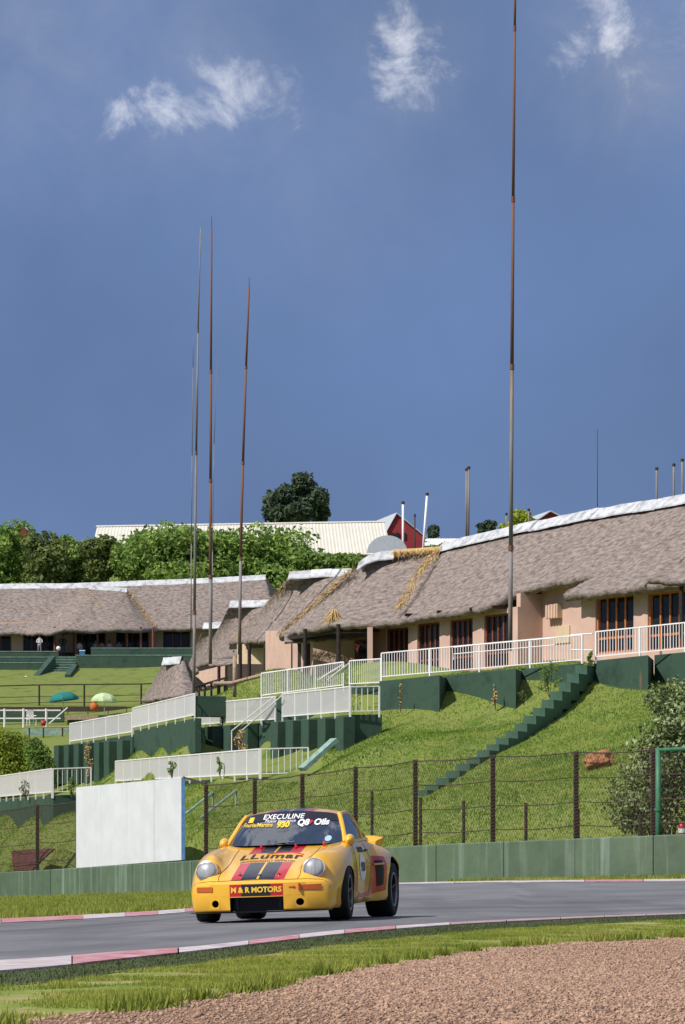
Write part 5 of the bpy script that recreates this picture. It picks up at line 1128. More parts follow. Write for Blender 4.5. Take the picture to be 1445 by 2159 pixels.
def spine_cap(ring_i, y0, sw, zc, flip):
    xm = max(v.x for v in rows[ring_i]) * .93; K = 24; n0 = len(mb.v); xsp = np.linspace(xm, -xm, K + 1)
    mb.v += [(x, y0 - sw * (abs(x) / .9) ** 2.6, zc) for x in xsp]
    pick = [int(np.argmin(abs(xsp - v.x))) for v in rows[ring_i][:-1]]
    for j in range(nfull):
        j2 = (j + 1) % nfull; a, b_ = pick[j], pick[j2]; st_ = 1 if a >= b_ else -1
        q = [ring_i * nfull + j, ring_i * nfull + j2] + [n0 + t_ for t_ in range(b_, a + (1 if a >= b_ else -1), st_)]
        if a == b_: q = q[:3]
        mb.f.append(tuple(q))
spine_cap(0, 2.008, .31, .31, 0); spine_cap(len(rows) - 1, -2.12, -.10, .44, 1)
body = mb.build('body', PB, car, smooth=True); 
bm = bmesh.new(); bm.from_mesh(body.data); bmesh.ops.remove_doubles(bm, verts=bm.verts, dist=.0005); bmesh.ops.recalc_face_normals(bm, faces=bm.faces)
bm.to_mesh(body.data); BV = BVHTree.FromBMesh(bm); bm.free()
def cutter(y, z, r, x0, x1, n=40):
    mbx = MB()
    for sx in (1, -1):
        Mx = Matrix.Rotation(R(90), 4, 'Y'); mbx.lathe([(r, x0 * sx), (r, x1 * sx)] if sx > 0 else [(r, -x1), (r, -x0)], (0, y, z), n, Mx)
    o = mbx.build('cut', None); fixn(o); return o
FR, RRR = .300, .322       # tyre radii
cuts = [cutter(1.135, .288, .328, .58, 1.3), cutter(-1.135, .322, .350, .56, 1.3)]
# front oil cooler opening and the two brake ducts
def boxcut(c, s_): o = MB().box(c, s_).build('cut', None); fixn(o); return o
cuts.append(boxcut((0, 1.98, .208), (.60, .36, .176)))
for sx in (1, -1):
    o = MB().lathe([(.043, -.3), (.043, .3)], (.475 * sx, 1.95, .225), 16, Matrix.Rotation(R(90), 4, 'X')).build('cut', None); fixn(o); cuts.append(o)
for c in cuts:
    c.parent = car
    md = body.modifiers.new('b', 'BOOLEAN'); md.operation = 'DIFFERENCE'; md.object = c; md.solver = 'EXACT'
bpy.context.view_layer.update(); dg = bpy.context.evaluated_depsgraph_get(); nm_ = bpy.data.meshes.new_from_object(body.evaluated_get(dg)); body.modifiers.clear(); body.data = nm_
if len(nm_.materials) == 0: nm_.materials.append(PB)
nm_.materials[0] = PB
while len(nm_.materials) < 2: nm_.materials.append(CBLK)
for p in nm_.polygons:
    p.use_smooth = True; c = p.center; n_ = p.normal
    def incyl(y, z, r): return abs(math.hypot(c.y - y, c.z - z) - r) < .012 and (n_.y * (y - c.y) + n_.z * (z - c.z)) > .7 * math.hypot(c.y - y, c.z - z)
    inner = (incyl(1.135, .288, .328) or incyl(-1.135, .322, .350)) and c.z < .75
    inwell = abs(n_.x) > .9 and (abs(abs(c.x) - .58) < .004 and abs(c.y - 1.135) < .34 or abs(abs(c.x) - .56) < .004 and abs(c.y + 1.135) < .37)
    ing = abs(c.x) < .301 and .118 < c.z < .298 and c.y < 1.93 and c.y > 1.7 and c.z < .295
    duct = abs(math.hypot(abs(c.x) - .475, c.z - .225) - .043) < .004 and c.y > 1.6 or (math.hypot(abs(c.x) - .475, c.z - .225) < .04 and 1.6 < c.y < 1.70)
    p.material_index = 1 if (inner or inwell or ing or duct or n_.z < -.9) else 0
for c in cuts: bpy.data.objects.remove(c)
def auto(o, ang=35):
    for e_ in o.data.edges: pass
    o.data.set_sharp_from_angle(angle=R(ang))
auto(body); body.matrix_local = RAKE
def cpart(name, mbx, material, smooth=True, parent=None, norm=True):
    o = mbx.build(name, material, parent or car, smooth=smooth)
    if norm: fixn(o)
    if not parent: o.matrix_local = RAKE
    if smooth: auto(o, 40)
    return o
# cooler and grille inside the opening
gr = cpart('grille', MB().box((0, 1.845, .210), (.58, .03, .165)), CBLK, False)
for k in range(9): cpart('grille_slat', MB().box((0, 1.87, .150 + k * .0165), (.56, .012, .004)), RIM, False, gr)
for x in (-.28, .28): cpart('cooler_tank', MB().box((x * .86, 1.875, .215), (.035, .02, .13)), RIM, False, gr)
mbx = MB().bar((-.30, 1.975, .300), (.30, 1.975, .300), .03, .010); cpart('intake_frame', mbx, CBLK, False)
cpart('splitter', MB().grid([[Vector((x, 1.93 - .26 * (abs(x) / .9) ** 2.6, .127)) for x in np.linspace(-.80, .80, 25)], [Vector((x, 2.02 - .26 * (abs(x) / .9) ** 2.6, .118)) for x in np.linspace(-.80, .80, 25)], [Vector((x, 1.93 - .26 * (abs(x) / .9) ** 2.6, .110)) for x in np.linspace(-.80, .80, 25)]]), CBLK)
# projection onto the body
def proj(p, d_, off=.003):
    h_ = BV.ray_cast(Vector(p), Vector(d_).normalized())
    return (h_[0] + h_[1] * off if h_[1].dot(Vector(d_)) < 0 else h_[0] - h_[1] * off) if h_[0] else None
def panel_on(name, pts, d_, material, off=.004, n=10, parent=None):
    """patch that follows the body; pts = four corners, thrown along d_"""
    rows = []
    for i in range(n + 1):
        a = Vector(pts[0]).lerp(Vector(pts[3]), i / n); c = Vector(pts[1]).lerp(Vector(pts[2]), i / n); row = []
        for j in range(n + 1):
            q = proj(a.lerp(c, j / n), d_, off); row.append(q or a.lerp(c, j / n))
        rows.append(row)
    return cpart(name, MB().grid(rows), material, True, parent, norm=False)
def groove(name, pl, d_, r=.0035, material=CBLK):
    V = [proj(p, d_, .0005) for p in resample([Vector(p) for p in pl], 40)]; V = [v for v in V if v]
    return cpart(name, MB().tube(V, r, 5), material)
# bonnet shut lines, bumper joint
bl_ = [(-.47, .74, 2), (-.46, 1.0, 2), (-.43, 1.35, 2), (-.43, 1.6, 2), (-.46, 1.80, 2), (-.44, 1.91, 2), (-.2, 1.925, 2), (.2, 1.925, 2), (.44, 1.91, 2), (.46, 1.80, 2), (.43, 1.6, 2), (.43, 1.35, 2), (.46, 1.0, 2), (.47, .74, 2)]
groove('bonnet_gap', bl_, (0, 0, -1), .004)
V = [Vector((x, 1.972 - .25 * (abs(x) / .9) ** 2.6, .484)) for x in np.linspace(-.86, .86, 40)]; groove('bumper_joint', [(v.x, v.y - .035, 2) for v in V], (0, 0, -1), .0035)
# headlamps
for sx in (1, -1):
    c = Vector((.605 * sx, 1.765, .612)); ax = Vector((.08 * sx, .95, .27)).normalized(); q = ax.to_track_quat('Z', 'Y').to_matrix().to_4x4()
    hl = cpart('headlight', MB().lathe([(.124, -.30), (.134, -.12), (.134, -.02), (.128, .006), (.117, .010), (.115, 0)], c, 28, q, cap=False), PP)
    cpart('lens', MB().lathe([(.113, .0), (.103, .022), (.075, .036), (.035, .043), (.0, .045)], c, 28, q, cap=False), LENS, True, hl)
    cpart('trim_ring', MB().lathe([(.121, .004), (.121, .013), (.111, .015), (.111, .004)], c, 28, q, cap=False), CHR, True, hl)
    panel_on('indicator', [(.50 * sx, 2.3, .425), (.70 * sx, 2.3, .425), (.70 * sx, 2.3, .365), (.50 * sx, 2.3, .365)], (0, -1, 0), AMB, .008)
    # bonnet pins
    p = proj((.22 * sx, 1.80, 2), (0, 0, -1), .004)
    cpart('bonnet_pin', MB().lathe([(.022, 0), (.022, .008), (.008, .010), (.008, .03)], p, 10), CHR)
    p = proj((.20 * sx, .80, 2), (0, 0, -1), .004)
    cpart('wiper_pivot', MB().lathe([(.016, 0), (.016, .03), (.01, .045)], p, 8), CRED)
p = proj((-.50, .66, 2), (0, 0, -1), .004); cpart('kill_switch', MB().lathe([(.018, 0), (.018, .04), (.012, .05)], p, 8), CRED)
p = proj((0, 1.82, 2), (0, 0, -1), .004); cpart('bonnet_badge', MB().lathe([(.026, 0), (.024, .006), (.012, .010)], p, 12), CHR)
# wipers
cpart('wiper', MB().tube([(-.18, .74, .92), (.05, .70, .905), (.35, .62, .92)], .009, 6), CBLK)
# greenhouse
def gz(z): return .885 + (z - .885) * 1.10 if z > .885 else z
def curve(pts, n): return [Vector((p[0], p[1], gz(p[2]))) for p in cr(pts, n)]
NQ = 24
Aup = lambda s_: curve([(.685 * s_, .40, .885), (.635 * s_, .235, 1.01), (.585 * s_, .09, 1.13), (.545 * s_, -.02, 1.205)], NQ)
base_c = curve([(.685, .40, .885), (.56, .56, .885), (.33, .68, .885), (0, .73, .887), (-.33, .68, .885), (-.56, .56, .885), (-.685, .40, .885)], 40)
top_c = curve([(.545, -.02, 1.205), (.42, .075, 1.232), (.22, .13, 1.248), (0, .145, 1.254), (-.22, .13, 1.248), (-.42, .075, 1.232), (-.545, -.02, 1.205)], 40)
def bulge(rowA, rowB, n, amt, dirv):
    return [[a.lerp(b_, i / n) + Vector(dirv) * amt * math.sin(math.pi * i / n) for a, b_ in zip(rowA, rowB)] for i in range(n + 1)]
wsg = bulge(base_c, top_c, 20, .022, (0, .7, .7)); ws = cpart('windscreen', MB().grid(wsg), GLS)
for f_ in ws.data.polygons: pass
WBV = BVHTree.FromPolygons([v.co.copy() for v in ws.data.vertices], [tuple(f_.vertices) for f_ in ws.data.polygons])
# roof skin from windscreen top back to the tail
rail = lambda s_: [(.545 * s_, -.02, 1.205), (.565 * s_, -.30, 1.222), (.555 * s_, -.62, 1.185), (.53 * s_, -.92, 1.09), (.51 * s_, -1.25, .965), (.50 * s_, -1.55, .84)]
cen = [(0, .145, 1.256), (0, -.25, 1.285), (0, -.62, 1.255), (0, -.95, 1.165), (0, -1.28, 1.02), (0, -1.60, .85)]
rr = []
for k in range(30):
    u = k / 29; a, c, d = curve(rail(1), 30)[k], curve(cen, 30)[k], curve(rail(-1), 30)[k]; row = []
    for j in range(25):
        x = 1 - 2 * j / 24; w_ = abs(x); f_ = w_ ** 2.4; row.append(Vector((a.x * x, lerp(c.y, a.y, f_), lerp(c.z, a.z, f_))))
    rr.append(row)
cpart('roof', MB().grid(rr), PR)
# side glass, pillars
belt = lambda s_: [(.685 * s_, .40, .885), (.70 * s_, 0, .895), (.70 * s_, -.45, .905), (.665 * s_, -.95, .91), (.60 * s_, -1.35, .87), (.56 * s_, -1.55, .835)]
for s_ in (1, -1):
    b_ = curve(belt(s_), 30); r_ = curve(rail(s_), 30); ap = Aup(s_)
    sg = bulge(b_, r_, 8, .018, (s_, 0, 0)); cpart('side_window', MB().grid(sg[:]), GLS)
    # painted frame: belt, cant rail, A pillar, B pillar, C panel
    cpart('pillar', MB().tube([p + Vector((.004 * s_, .004, .004)) for p in ap], .030, 8), PP)
    cpart('cant_rail', MB().tube(r_[:20], .024, 8), PP); cpart('belt_moulding', MB().tube([p + Vector((.006 * s_, 0, -.004)) for p in b_[:22]], .022, 8), PP)
    i = 13; cpart('pillar', MB().tube([sg[k][i] + Vector((.004 * s_, 0, 0)) for k in range(9)], .020, 8), PP)
    cq = [[p + Vector((.012 * s_, 0, 0)) for p in row[19:]] for row in sg]; cpart('rear_quarter', MB().grid(cq), PP)
    # mirror
    mc = Vector((.735 * s_, .36, .915)); mo = cpart('door_mirror', MB().lathe([(.0, -.10), (.03, -.088), (.052, -.05), (.060, .0), (.058, .03), (.052, .032)], mc, 18, Matrix.Rotation(R(90), 4, 'X') @ Matrix.Scale(1.25, 4, (0, 1, 0))), PP)
    cpart('mirror_stalk', MB().tube([mc + Vector((0, 0, -.05)), Vector((.72 * s_, .33, .84))], .018, 8), PP, True, mo)
    # wheels
    for sy, rt, wd, xo, rr_ in ((1, FR, .235, .878, .200), (-1, RRR, .32, .962, .205)):
        wl = empty('wheel'); wl.parent = car; wl.location = ((xo - wd / 2) * s_, 1.135 * sy, rt); wl.rotation_euler = (0, 0, R(4 if sy > 0 else 0)); h_ = wd / 2; Mx = Matrix.Rotation(R(90) * s_, 4, 'Y')
        ty = MB().lathe([(rr_, -h_ * .9), (rt * .86, -h_), (rt * .965, -h_ * .93), (rt, -h_ * .72), (rt, h_ * .72), (rt * .965, h_ * .93), (rt * .86, h_), (rr_ + .012, h_ * .96), (rr_, h_ * .8)], (0, 0, 0), 40, Mx, cap=False); fixn(ty.build('tyre', RUB, wl, smooth=True))
        rm = MB().lathe([(rr_ + .004, h_ * .93), (rr_ - .012, h_ * .95), (rr_ - .02, h_ * .80), (rr_ - .035, h_ * .30), (.075, h_ * .26), (.06, h_ * .5), (0, h_ * .52)], (0, 0, 0), 36, Mx, cap=False); ro = fixn(rm.build('rim', RIM, wl, smooth=True)); auto(ro, 30)
        lip = MB().lathe([(rr_ + .003, h_ * .935), (rr_ - .002, h_ * .965), (rr_ - .016, h_ * .965), (rr_ - .02, h_ * .85)], (0, 0, 0), 36, Mx, cap=False); lip.build('rim_lip', mat('rim_lip', (.20, .20, .21), .3, .5, metal=.8), ro, smooth=True)
        for k in range(5):
            a = k * 2 * math.pi / 5 + .3; sp = MB(); d_ = Vector((0, math.cos(a), math.sin(a))); sp.bar(d_ * .06 + Vector((h_ * .5 * s_, 0, 0)), d_ * (rr_ - .02) + Vector((h_ * .72 * s_, 0, 0)), .05, .03); sp.build('spoke', RIM, ro)
# whale-tail wing
wg = []
for y, z in ((-1.42, .90), (-1.435, .965), (-1.60, .985), (-1.80, .995), (-1.98, 1.02), (-2.03, 1.00), (-2.0, .94), (-1.80, .90), (-1.55, .86), (-1.43, .85)):
    wg.append([Vector((x, y - .10 * (abs(x) / .78) ** 3, z - .075 + (-.012 if abs(x) > .62 else 0) - .02 * (abs(x) / .78) ** 4)) for x in np.linspace(-.68, .68, 25)])
mbx = MB().grid(wg + [wg[0]]); n_ = 25; mbx.f.append(tuple(i * n_ for i in range(10))); mbx.f.append(tuple(i * n_ + 24 for i in range(9, -1, -1))); wing = cpart('rear_wing', mbx, mat('wing_yellow', YEL, .55, .25, noise_amp=.06))
cpart('wing_base', MB().prism([(-.45, -1.95), (.45, -1.95), (.5, -1.45), (-.5, -1.45)], .66, .86), PP, False, wing)
for o in (wing.children): pass
# side air intake in the rear wing, red surround, door furniture
for s_ in (1, -1):
    d_ = (-s_, 0, 0); X = 1.6 * s_
    panel_on('red_surround', [(X, -.45, .70), (X, -.74, .68), (X, -.72, .26), (X, -.34, .21)], d_, CRED, .004)
    panel_on('sill_stripe', [(X, .30, .235), (X, -.36, .265), (X, -.34, .205), (X, .30, .195)], d_, CRED, .004)
    panel_on('side_intake', [(X, -.50, .64), (X, -.64, .63), (X, -.64, .33), (X, -.53, .31)], d_, CBLK, .010)
    for k in range(1): panel_on('intake_strut', [(X, -.47, .60 - .16 * k), (X, -.66, .60 - .16 * k), (X, -.66, .58 - .16 * k), (X, -.47, .58 - .16 * k)], d_, PP, .016, 4)
    groove('door_gap', [(X, .36, .86), (X, .40, .70), (X, .38, .30), (X, .20, .24), (X, -.2, .24)], d_, .003); groove('door_gap', [(X, -.36, .86), (X, -.40, .6), (X, -.30, .26)], d_, .003)
    hd = proj((X, -.27, .77), d_, .015); cpart('door_handle', MB().bar(hd + Vector((0, .06, 0)), hd - Vector((0, .06, 0)), .02, .022), CBLK, False)
    # number roundel
    ctr = Vector((X, .05, .57)); ring = [proj(ctr + Vector((0, .17 * math.cos(a), .17 * math.sin(a))), d_, .004) for a in np.linspace(0, 2 * math.pi, 28, endpoint=False)]; ce = proj(ctr, d_, .006)
    cpart('number_roundel', MB().add([ce] + ring, [(0, i + 1, (i + 1) % 28 + 1) for i in range(28)]), M['white'])
    panel_on('door_decal', [(X, .18, .82), (X, -.12, .82), (X, -.12, .755), (X, .18, .755)], d_, CBLK, .004)
# cabin interior: dark tub, roll cage, driver's helmet
cpart('cabin_floor', MB().box((0, -.3, .86), (1.2, 1.6, .03)), CBLK, False)
# lettering
def letters(txt, size, fn, material, name='lettering', bold=0.0, shear=0.0, spacing=1.0, sx=1.0, off=.0):
    cu = bpy.data.curves.new('t', 'FONT'); cu.body = txt; cu.size = size; cu.align_x = 'CENTER'; cu.align_y = 'CENTER'; cu.shear = shear; cu.space_character = spacing; cu.offset = bold; cu.resolution_u = 3; cu.fill_mode = 'FRONT'
    to = bpy.data.objects.new('t', cu); C.objects.link(to); bpy.context.view_layer.update(); me = bpy.data.meshes.new_from_object(to.evaluated_get(bpy.context.evaluated_depsgraph_get())); bpy.data.objects.remove(to)
    bm = bmesh.new(); bm.from_mesh(me); bmesh.ops.remove_doubles(bm, verts=bm.verts, dist=.0004); bmesh.ops.triangulate(bm, faces=bm.faces)
    for _ in range(2):
        es = [e_ for e_ in bm.edges if e_.calc_length() > size * .22]
        if es: bmesh.ops.subdivide_edges(bm, edges=es, cuts=1); bmesh.ops.triangulate(bm, faces=bm.faces)
    bad = []
    for v in bm.verts:
        q = fn(v.co.x * sx, v.co.y)
        if q is None: bad.append(v)
        else: v.co = q
    bmesh.ops.delete(bm, geom=bad, context='VERTS'); bm.to_mesh(me); bm.free(); me.materials.clear(); me.materials.append(material)
    o = bpy.data.objects.new(name, me); link(o, car); o.matrix_local = RAKE; return o
def front(cx, cz, off=.006): return lambda u, v: proj((cx - u, 2.6, cz + v), (0, -1, 0), off)
def hood(cx, cy, off=.006, vs=1.0): return lambda u, v: proj((cx - u, cy - v * vs, 2), (0, 0, -1), off)
def flank(cy, cz, s_, off=.008): return lambda u, v: proj((1.6 * s_, cy - u * s_ * 1.0, cz + v) if s_ > 0 else (1.6 * s_, cy + u * -s_ * -1.0, cz + v), (-s_, 0, 0), off)
YT = mat('letter_yellow', (.80, .52, .05), .4, .4); WT = mat('letter_white', (.85, .85, .85), .4, .4); BT = mat('letter_black', (.02, .015, .015), .4, .4); OT = mat('letter_orange', (.80, .38, .06), .4, .4); RT = mat('letter_red', (.50, .03, .03), .4, .4)
letters('M & R MOTORS', .088, front(0, .378), YT, bold=.0035, sx=.93)
letters('LLumar', .20, hood(0, 1.19, vs=1.45), BT, bold=.004, spacing=1.08, sx=1.08)
letters('PROFESSIONAL FILM', .050, hood(.06, 1.325, vs=1.2), OT, sx=1.0, bold=.001); letters('PROFESSIONALLY INSTALLED', .050, hood(0, 1.385, vs=1.2), BT, sx=.95, bold=.001)
arcp = [(x, 1.085 - .07 * math.cos((x - .14) / .22 * 1.45), 2) for x in np.linspace(-.07, .35, 30)]; groove('red_arc', [(-x, y + .02, z) for x, y, z in arcp], (0, 0, -1), .010, CRED)
# tow arrow and hook
panel_on('tow_arrow', [(-.36, 2.4, .407), (-.43, 2.4, .407), (-.43, 2.4, .395), (-.36, 2.4, .395)], (0, -1, 0), RT, .006, 3); panel_on('tow_arrow', [(-.405, 2.4, .418), (-.435, 2.4, .402), (-.435, 2.4, .400), (-.405, 2.4, .384)], (0, -1, 0), RT, .007, 3)
p = proj((-.475, 2.4, .40), (0, -1, 0), .004); cpart('tow_strap', MB().box(p + Vector((0, .012, 0)), (.018, .03, .085)), RT, False)
def screen(u0, v0, off=.006):
    """across and up the windscreen: v measured from its top edge down"""
    def fn(u, v):
        h_ = WBV.ray_cast(Vector((-(u0 + u), 2.0, gz(v0) + v)), Vector((0, -1, 0)))
        return h_[0] + Vector((0, .75, .65)) * off if h_[0] else None
    return fn
# dark sun strip along the top of the screen
strip_ = [[a.lerp(b_, t_) + Vector((0, .003, .003)) for a, b_ in zip(base_c, top_c)] for t_ in (.70, .80, .90, .985)]; strip_ = [[p + Vector((0, .7, .7)) * .022 * math.sin(math.pi * t_) for p in r] for r, t_ in zip(strip_, (.70, .80, .90, .985))]
cpart('sun_strip', MB().grid(strip_), mat('sun_strip', (.018, .016, .022), .35, .4))
letters('EXECULINE', .085, screen(-.05, 1.190, .010), WT, sx=1.12, bold=.001); letters('Motor Insurance', .052, screen(-.07, 1.145, .010), WT, sx=1.05)
letters('Fourie/Martins', .070, screen(-.335, 1.105, .010), YT, sx=.92, bold=.001); letters('930', .088, screen(-.02, 1.100, .010), YT, bold=.005, sx=1.1); letters('Q8  Oils', .100, screen(.315, 1.118, .010), WT, bold=.004, sx=.98)
q = [screen(.285, 1.118, .012)(dx * 1.5, dz * 1.5) for dx, dz in ((0, -.02), (.02, .01), (.0, .022), (-.012, .0))]
cpart('red_sail_mark', MB().add([p for p in q], [(0, 1, 2, 3)]), RT, False)
q = [screen(-.44, 1.165, .010)(dx, dz) for dx, dz in ((-.035, -.035), (.03, -.035), (.03, .03), (-.035, .03))]
if all(q): cpart('scrutineer_sticker', MB().add(q, [(0, 1, 2, 3)]), YT, False)
q0 = screen(.52, .935, .008); ring = [q0(.035 * math.cos(a), .035 * math.sin(a)) for a in np.linspace(0, 6.283, 18, endpoint=False)]
if all(ring): cpart('round_sticker', MB().add(ring, [tuple(range(18))]), mat('sticker_pale', (.45, .60, .66), .5, .3), False)
for s_ in (1, -1): letters('930', .15, (lambda s2: lambda u, v: proj((1.6 * s2, .05 + (u if s2 > 0 else -u), .57 + v), (-s2, 0, 0), .010))(s_), BT, bold=.006)
# ------------------------------------------------------------------ people and small things on the far terrace
def figure(px, py, d, label, joints, edges, rad, shirt, legs, hip, neck, rz=0, hair=(.03, .02, .015), group='spectators on the far verandah'):
    """one continuous skinned body; py, d = feet"""
    base = P(px, py, d); root = empty('person', base, rz); tag(root, label, 'person', group)
    me = bpy.data.meshes.new('body'); me.from_pydata(joints, edges, []); o = link(bpy.data.objects.new('body', me), root)
    sk = o.modifiers.new('skin', 'SKIN'); sk.use_smooth_shade = True
    for v, r in zip(me.skin_vertices[0].data, rad): v.radius = r if isinstance(r, tuple) else (r, r); v.use_root = False
    me.skin_vertices[0].data[0].use_root = True
    sb = o.modifiers.new('sub', 'SUBSURF'); sb.levels = 2; sb.render_levels = 2
    m = bpy.data.materials.new('clothes'); m.use_nodes = True; t = m.node_tree; b_ = t.nodes['Principled BSDF']; b_.inputs['Roughness'].default_value = .85
    tcn = t.nodes.new('ShaderNodeTexCoord'); sp = t.nodes.new('ShaderNodeSeparateXYZ'); t.links.new(tcn.outputs['Object'], sp.inputs[0]); rp = t.nodes.new('ShaderNodeValToRGB'); rp.color_ramp.interpolation = 'CONSTANT'
    mr = t.nodes.new('ShaderNodeMath'); mr.operation = 'MULTIPLY'; mr.inputs[1].default_value = .5; t.links.new(sp.outputs['Z'], mr.inputs[0]); t.links.new(mr.outputs[0], rp.inputs[0]); e_ = rp.color_ramp.elements
    e_[0].position = 0; e_[0].color = (*legs, 1); e_[1].position = hip / 2; e_[1].color = (*shirt, 1); k = e_.new(neck / 2); k.color = (.36, .20, .13, 1); t.links.new(rp.outputs[0], b_.inputs['Base Color']); me.materials.append(m)
    hd = joints[3]; bm = bmesh.new(); bmesh.ops.create_uvsphere(bm, u_segments=12, v_segments=8, radius=.108)
    for v in bm.verts:
        v.co.z = max(v.co.z, -.01) * 1.05; v.co += Vector(hd) + Vector((0, .02, .045))
    hm = bpy.data.meshes.new('hair'); bm.to_mesh(hm); bm.free(); hm.materials.append(mat('hair', hair, .8)); share(hm, 'hair', root)
    return root
def standing(arms):
    J = [(0, 0, .95), (0, 0, 1.18), (0, 0, 1.44), (0, -.02, 1.62), (-.10, 0, .90), (-.11, -.01, .50), (-.11, .02, .08), (-.11, -.12, .03), (.10, 0, .90), (.11, -.01, .50), (.12, .02, .08), (.12, -.12, .03), (-.19, 0, 1.40), (.19, 0, 1.40)] + arms
    E_ = [(0, 1), (1, 2), (2, 3), (0, 4), (4, 5), (5, 6), (6, 7), (0, 8), (8, 9), (9, 10), (10, 11), (2, 12), (2, 13), (12, 14), (14, 15), (13, 16), (16, 17)]
    Rr = [(.15, .11), (.15, .10), (.13, .10), (.085, .10), .095, .065, .05, .045, .095, .065, .05, .045, .065, .065, .045, .035, .045, .035]
    return J, E_, Rr
def seated(arms):
    J = [(0, 0, .50), (0, 0, .72), (0, .03, .98), (0, -.02, 1.17), (-.10, -.08, .50), (-.12, -.45, .52), (-.12, -.45, .08), (-.12, -.57, .04), (.10, -.08, .50), (.12, -.45, .52), (.12, -.45, .08), (.12, -.57, .04), (-.19, .02, .94), (.19, .02, .94)] + arms
    return J, standing(arms)[1], standing(arms)[2]
folded = [(-.25, -.08, 1.16), (.02, -.22, 1.16), (.25, -.08, 1.16), (-.02, -.24, 1.18)]; wide = [(-.30, 0, 1.20), (-.20, -.16, 1.02), (.30, 0, 1.20), (.20, -.16, 1.02)]; lap = [(-.25, -.10, .72), (-.08, -.36, .60), (.25, -.10, .72), (.08, -.36, .60)]
FY, FD = 1383.2, 243.0
figure(84, FY, FD, 'person standing in white shirt before verandah glass, arms folded', *standing(folded), (.62, .58, .60), (.20, .16, .14), .93, 1.50)
figure(133, 1382.6, FD, 'person standing in dark clothes at the top of the stairs', *standing(wide), (.03, .03, .035), (.05, .06, .10), .93, 1.50)
figure(168, FY, FD, 'person seated in white shirt beside the blue cool box', *seated(lap), (.66, .62, .62), (.12, .12, .15), .60, 1.04)
figure(202, FY, FD + .6, 'person seated in pale grey next to the one in tan', *seated(lap), (.50, .48, .50), (.1, .1, .12), .60, 1.04, hair=(.35, .30, .24))
figure(215, FY, FD, 'person seated in tan shirt behind the green parapet', *seated(lap), (.42, .31, .18), (.1, .1, .12), .60, 1.04)
figure(231, FY, FD, 'person seated in pink shirt behind the green parapet', *seated(lap), (.56, .36, .42), (.1, .1, .12), .60, 1.04)
figure(251, FY, FD, 'person seated in patterned dark top behind the green parapet', *seated(lap), (.22, .17, .22), (.1, .1, .12), .60, 1.04)
for x, lab in ((168, 'white plastic chair under the person beside the cool box'), (202, 'white plastic chair under the person in pale grey'), (215, 'white plastic chair under the person in tan'), (231, 'white plastic chair under the person in pink'), (251, 'white plastic chair under the person in patterned top')):
    ch = empty('plastic_chair', P(x, FY, FD + (.6 if x == 202 else 0))); tag(ch, lab, 'chair', 'chairs on the far verandah'); MB().box((0, 0, .40), (.46, .44, .04)).build('seat', M['white'], ch); MB().box((0, .23, .66), (.44, .04, .46)).build('backrest', M['white'], ch)
    for lx in (-.2, .2):
        for ly in (-.18, .2): MB().box((lx, ly, .19), (.04, .04, .38)).build('leg', M['white'], ch)
cb = empty('cool_box', P(174, 1383, 241.4)); tag(cb, 'blue cool box standing at the head of the stairs', 'cool box'); MB().box((0, 0, .22), (.48, .32, .40)).build('body', mat('cool_blue', (.03, .16, .30), .5), cb, bevel=.02); MB().box((0, 0, .45), (.50, .34, .07)).build('lid', M['white'], cb, bevel=.015)
# globe lamps
def globe(px, py, d, label, h_=.8):
    c = P(px, py, d); g = H(c.x, c.y); root = empty('globe_lamp', (c.x, c.y, c.z - h_)); tag(root, label, 'lamp', 'globe lamps by the far stairs'); MB().tube([(0, 0, -.3), (0, 0, h_ - .16)], .05, 8).build('post', M['post'], root)
    MB().lathe([(0, -.19), (.1, -.165), (.17, -.09), (.19, 0), (.17, .09), (.1, .165), (0, .19)], (0, 0, h_), 16, cap=False).build('globe', mat('opal_globe', (.78, .75, .70), .3, .5), root, smooth=True)
globe(55, 1430, 228, 'white globe lamp on the lawn beside the stair string'); globe(145, 1427, 229, 'white globe lamp at the foot of stairs, hut side'); globe(123.5, 1367, 239.3, 'white globe lamp on the parapet beside the standing dark figure', .5)
# lawn fence of dark posts and wires
root = empty('lawn_fence', P(83, 1488, 207)); o0 = root.location.copy(); tag(root, 'thin dark post and wire fence crossing the far lawn', 'fence')
LP = [(-30, 1492, 1447), (83, 1488, 1444), (178, 1488, 1443), (298, 1484, 1442), (400, 1480, 1438)]
for x, y0, y1 in LP: MB().tube([P(x, y0 + 4, 207) - o0, P(x, y1, 207) - o0], .075, 6).build('post', M['post'], root)
for f_, r in ((1, .05), (.45, .025), (.15, .025)): MB().tube([P(x, lerp(y0, y1, f_), 207) - o0 for x, y0, y1 in LP], r, 5).build('rail', M['post'], root)
# parasols
def parasol(px, py, d, w_, h_, tilt, mats, label):
    c = P(px, py, d); root = empty('parasol', c + Vector((0, 0, -1.5))); tag(root, label, 'parasol', 'parasols on the deck'); Mt = Matrix.Rotation(tilt, 4, 'Y'); n = 8; can = None
    for k in range(n):
        a0, a1 = 2 * math.pi * k / n, 2 * math.pi * (k + 1) / n; rows = []
        for r, z in ((.02, h_), (.35, h_ * .93), (.65, h_ * .7), (.88, h_ * .36), (1, 0), (.99, -.10)):
            rows.append([Mt @ Vector((w_ / 2 * r * math.cos(lerp(a0, a1, t_)) * (1 - .05 * math.sin(math.pi * t_) * r), w_ / 2 * r * math.sin(lerp(a0, a1, t_)) * (1 - .05 * math.sin(math.pi * t_) * r), z)) + Vector((0, 0, 1.5)) for t_ in (0, .5, 1)])
        MB().grid(rows).build('canopy_panel', mats[k % len(mats)], root, smooth=True)
    MB().tube([(0, 0, -.2), Mt @ Vector((0, 0, h_)) + Vector((0, 0, 1.5))], .03, 8).build('pole', M['white'], root)
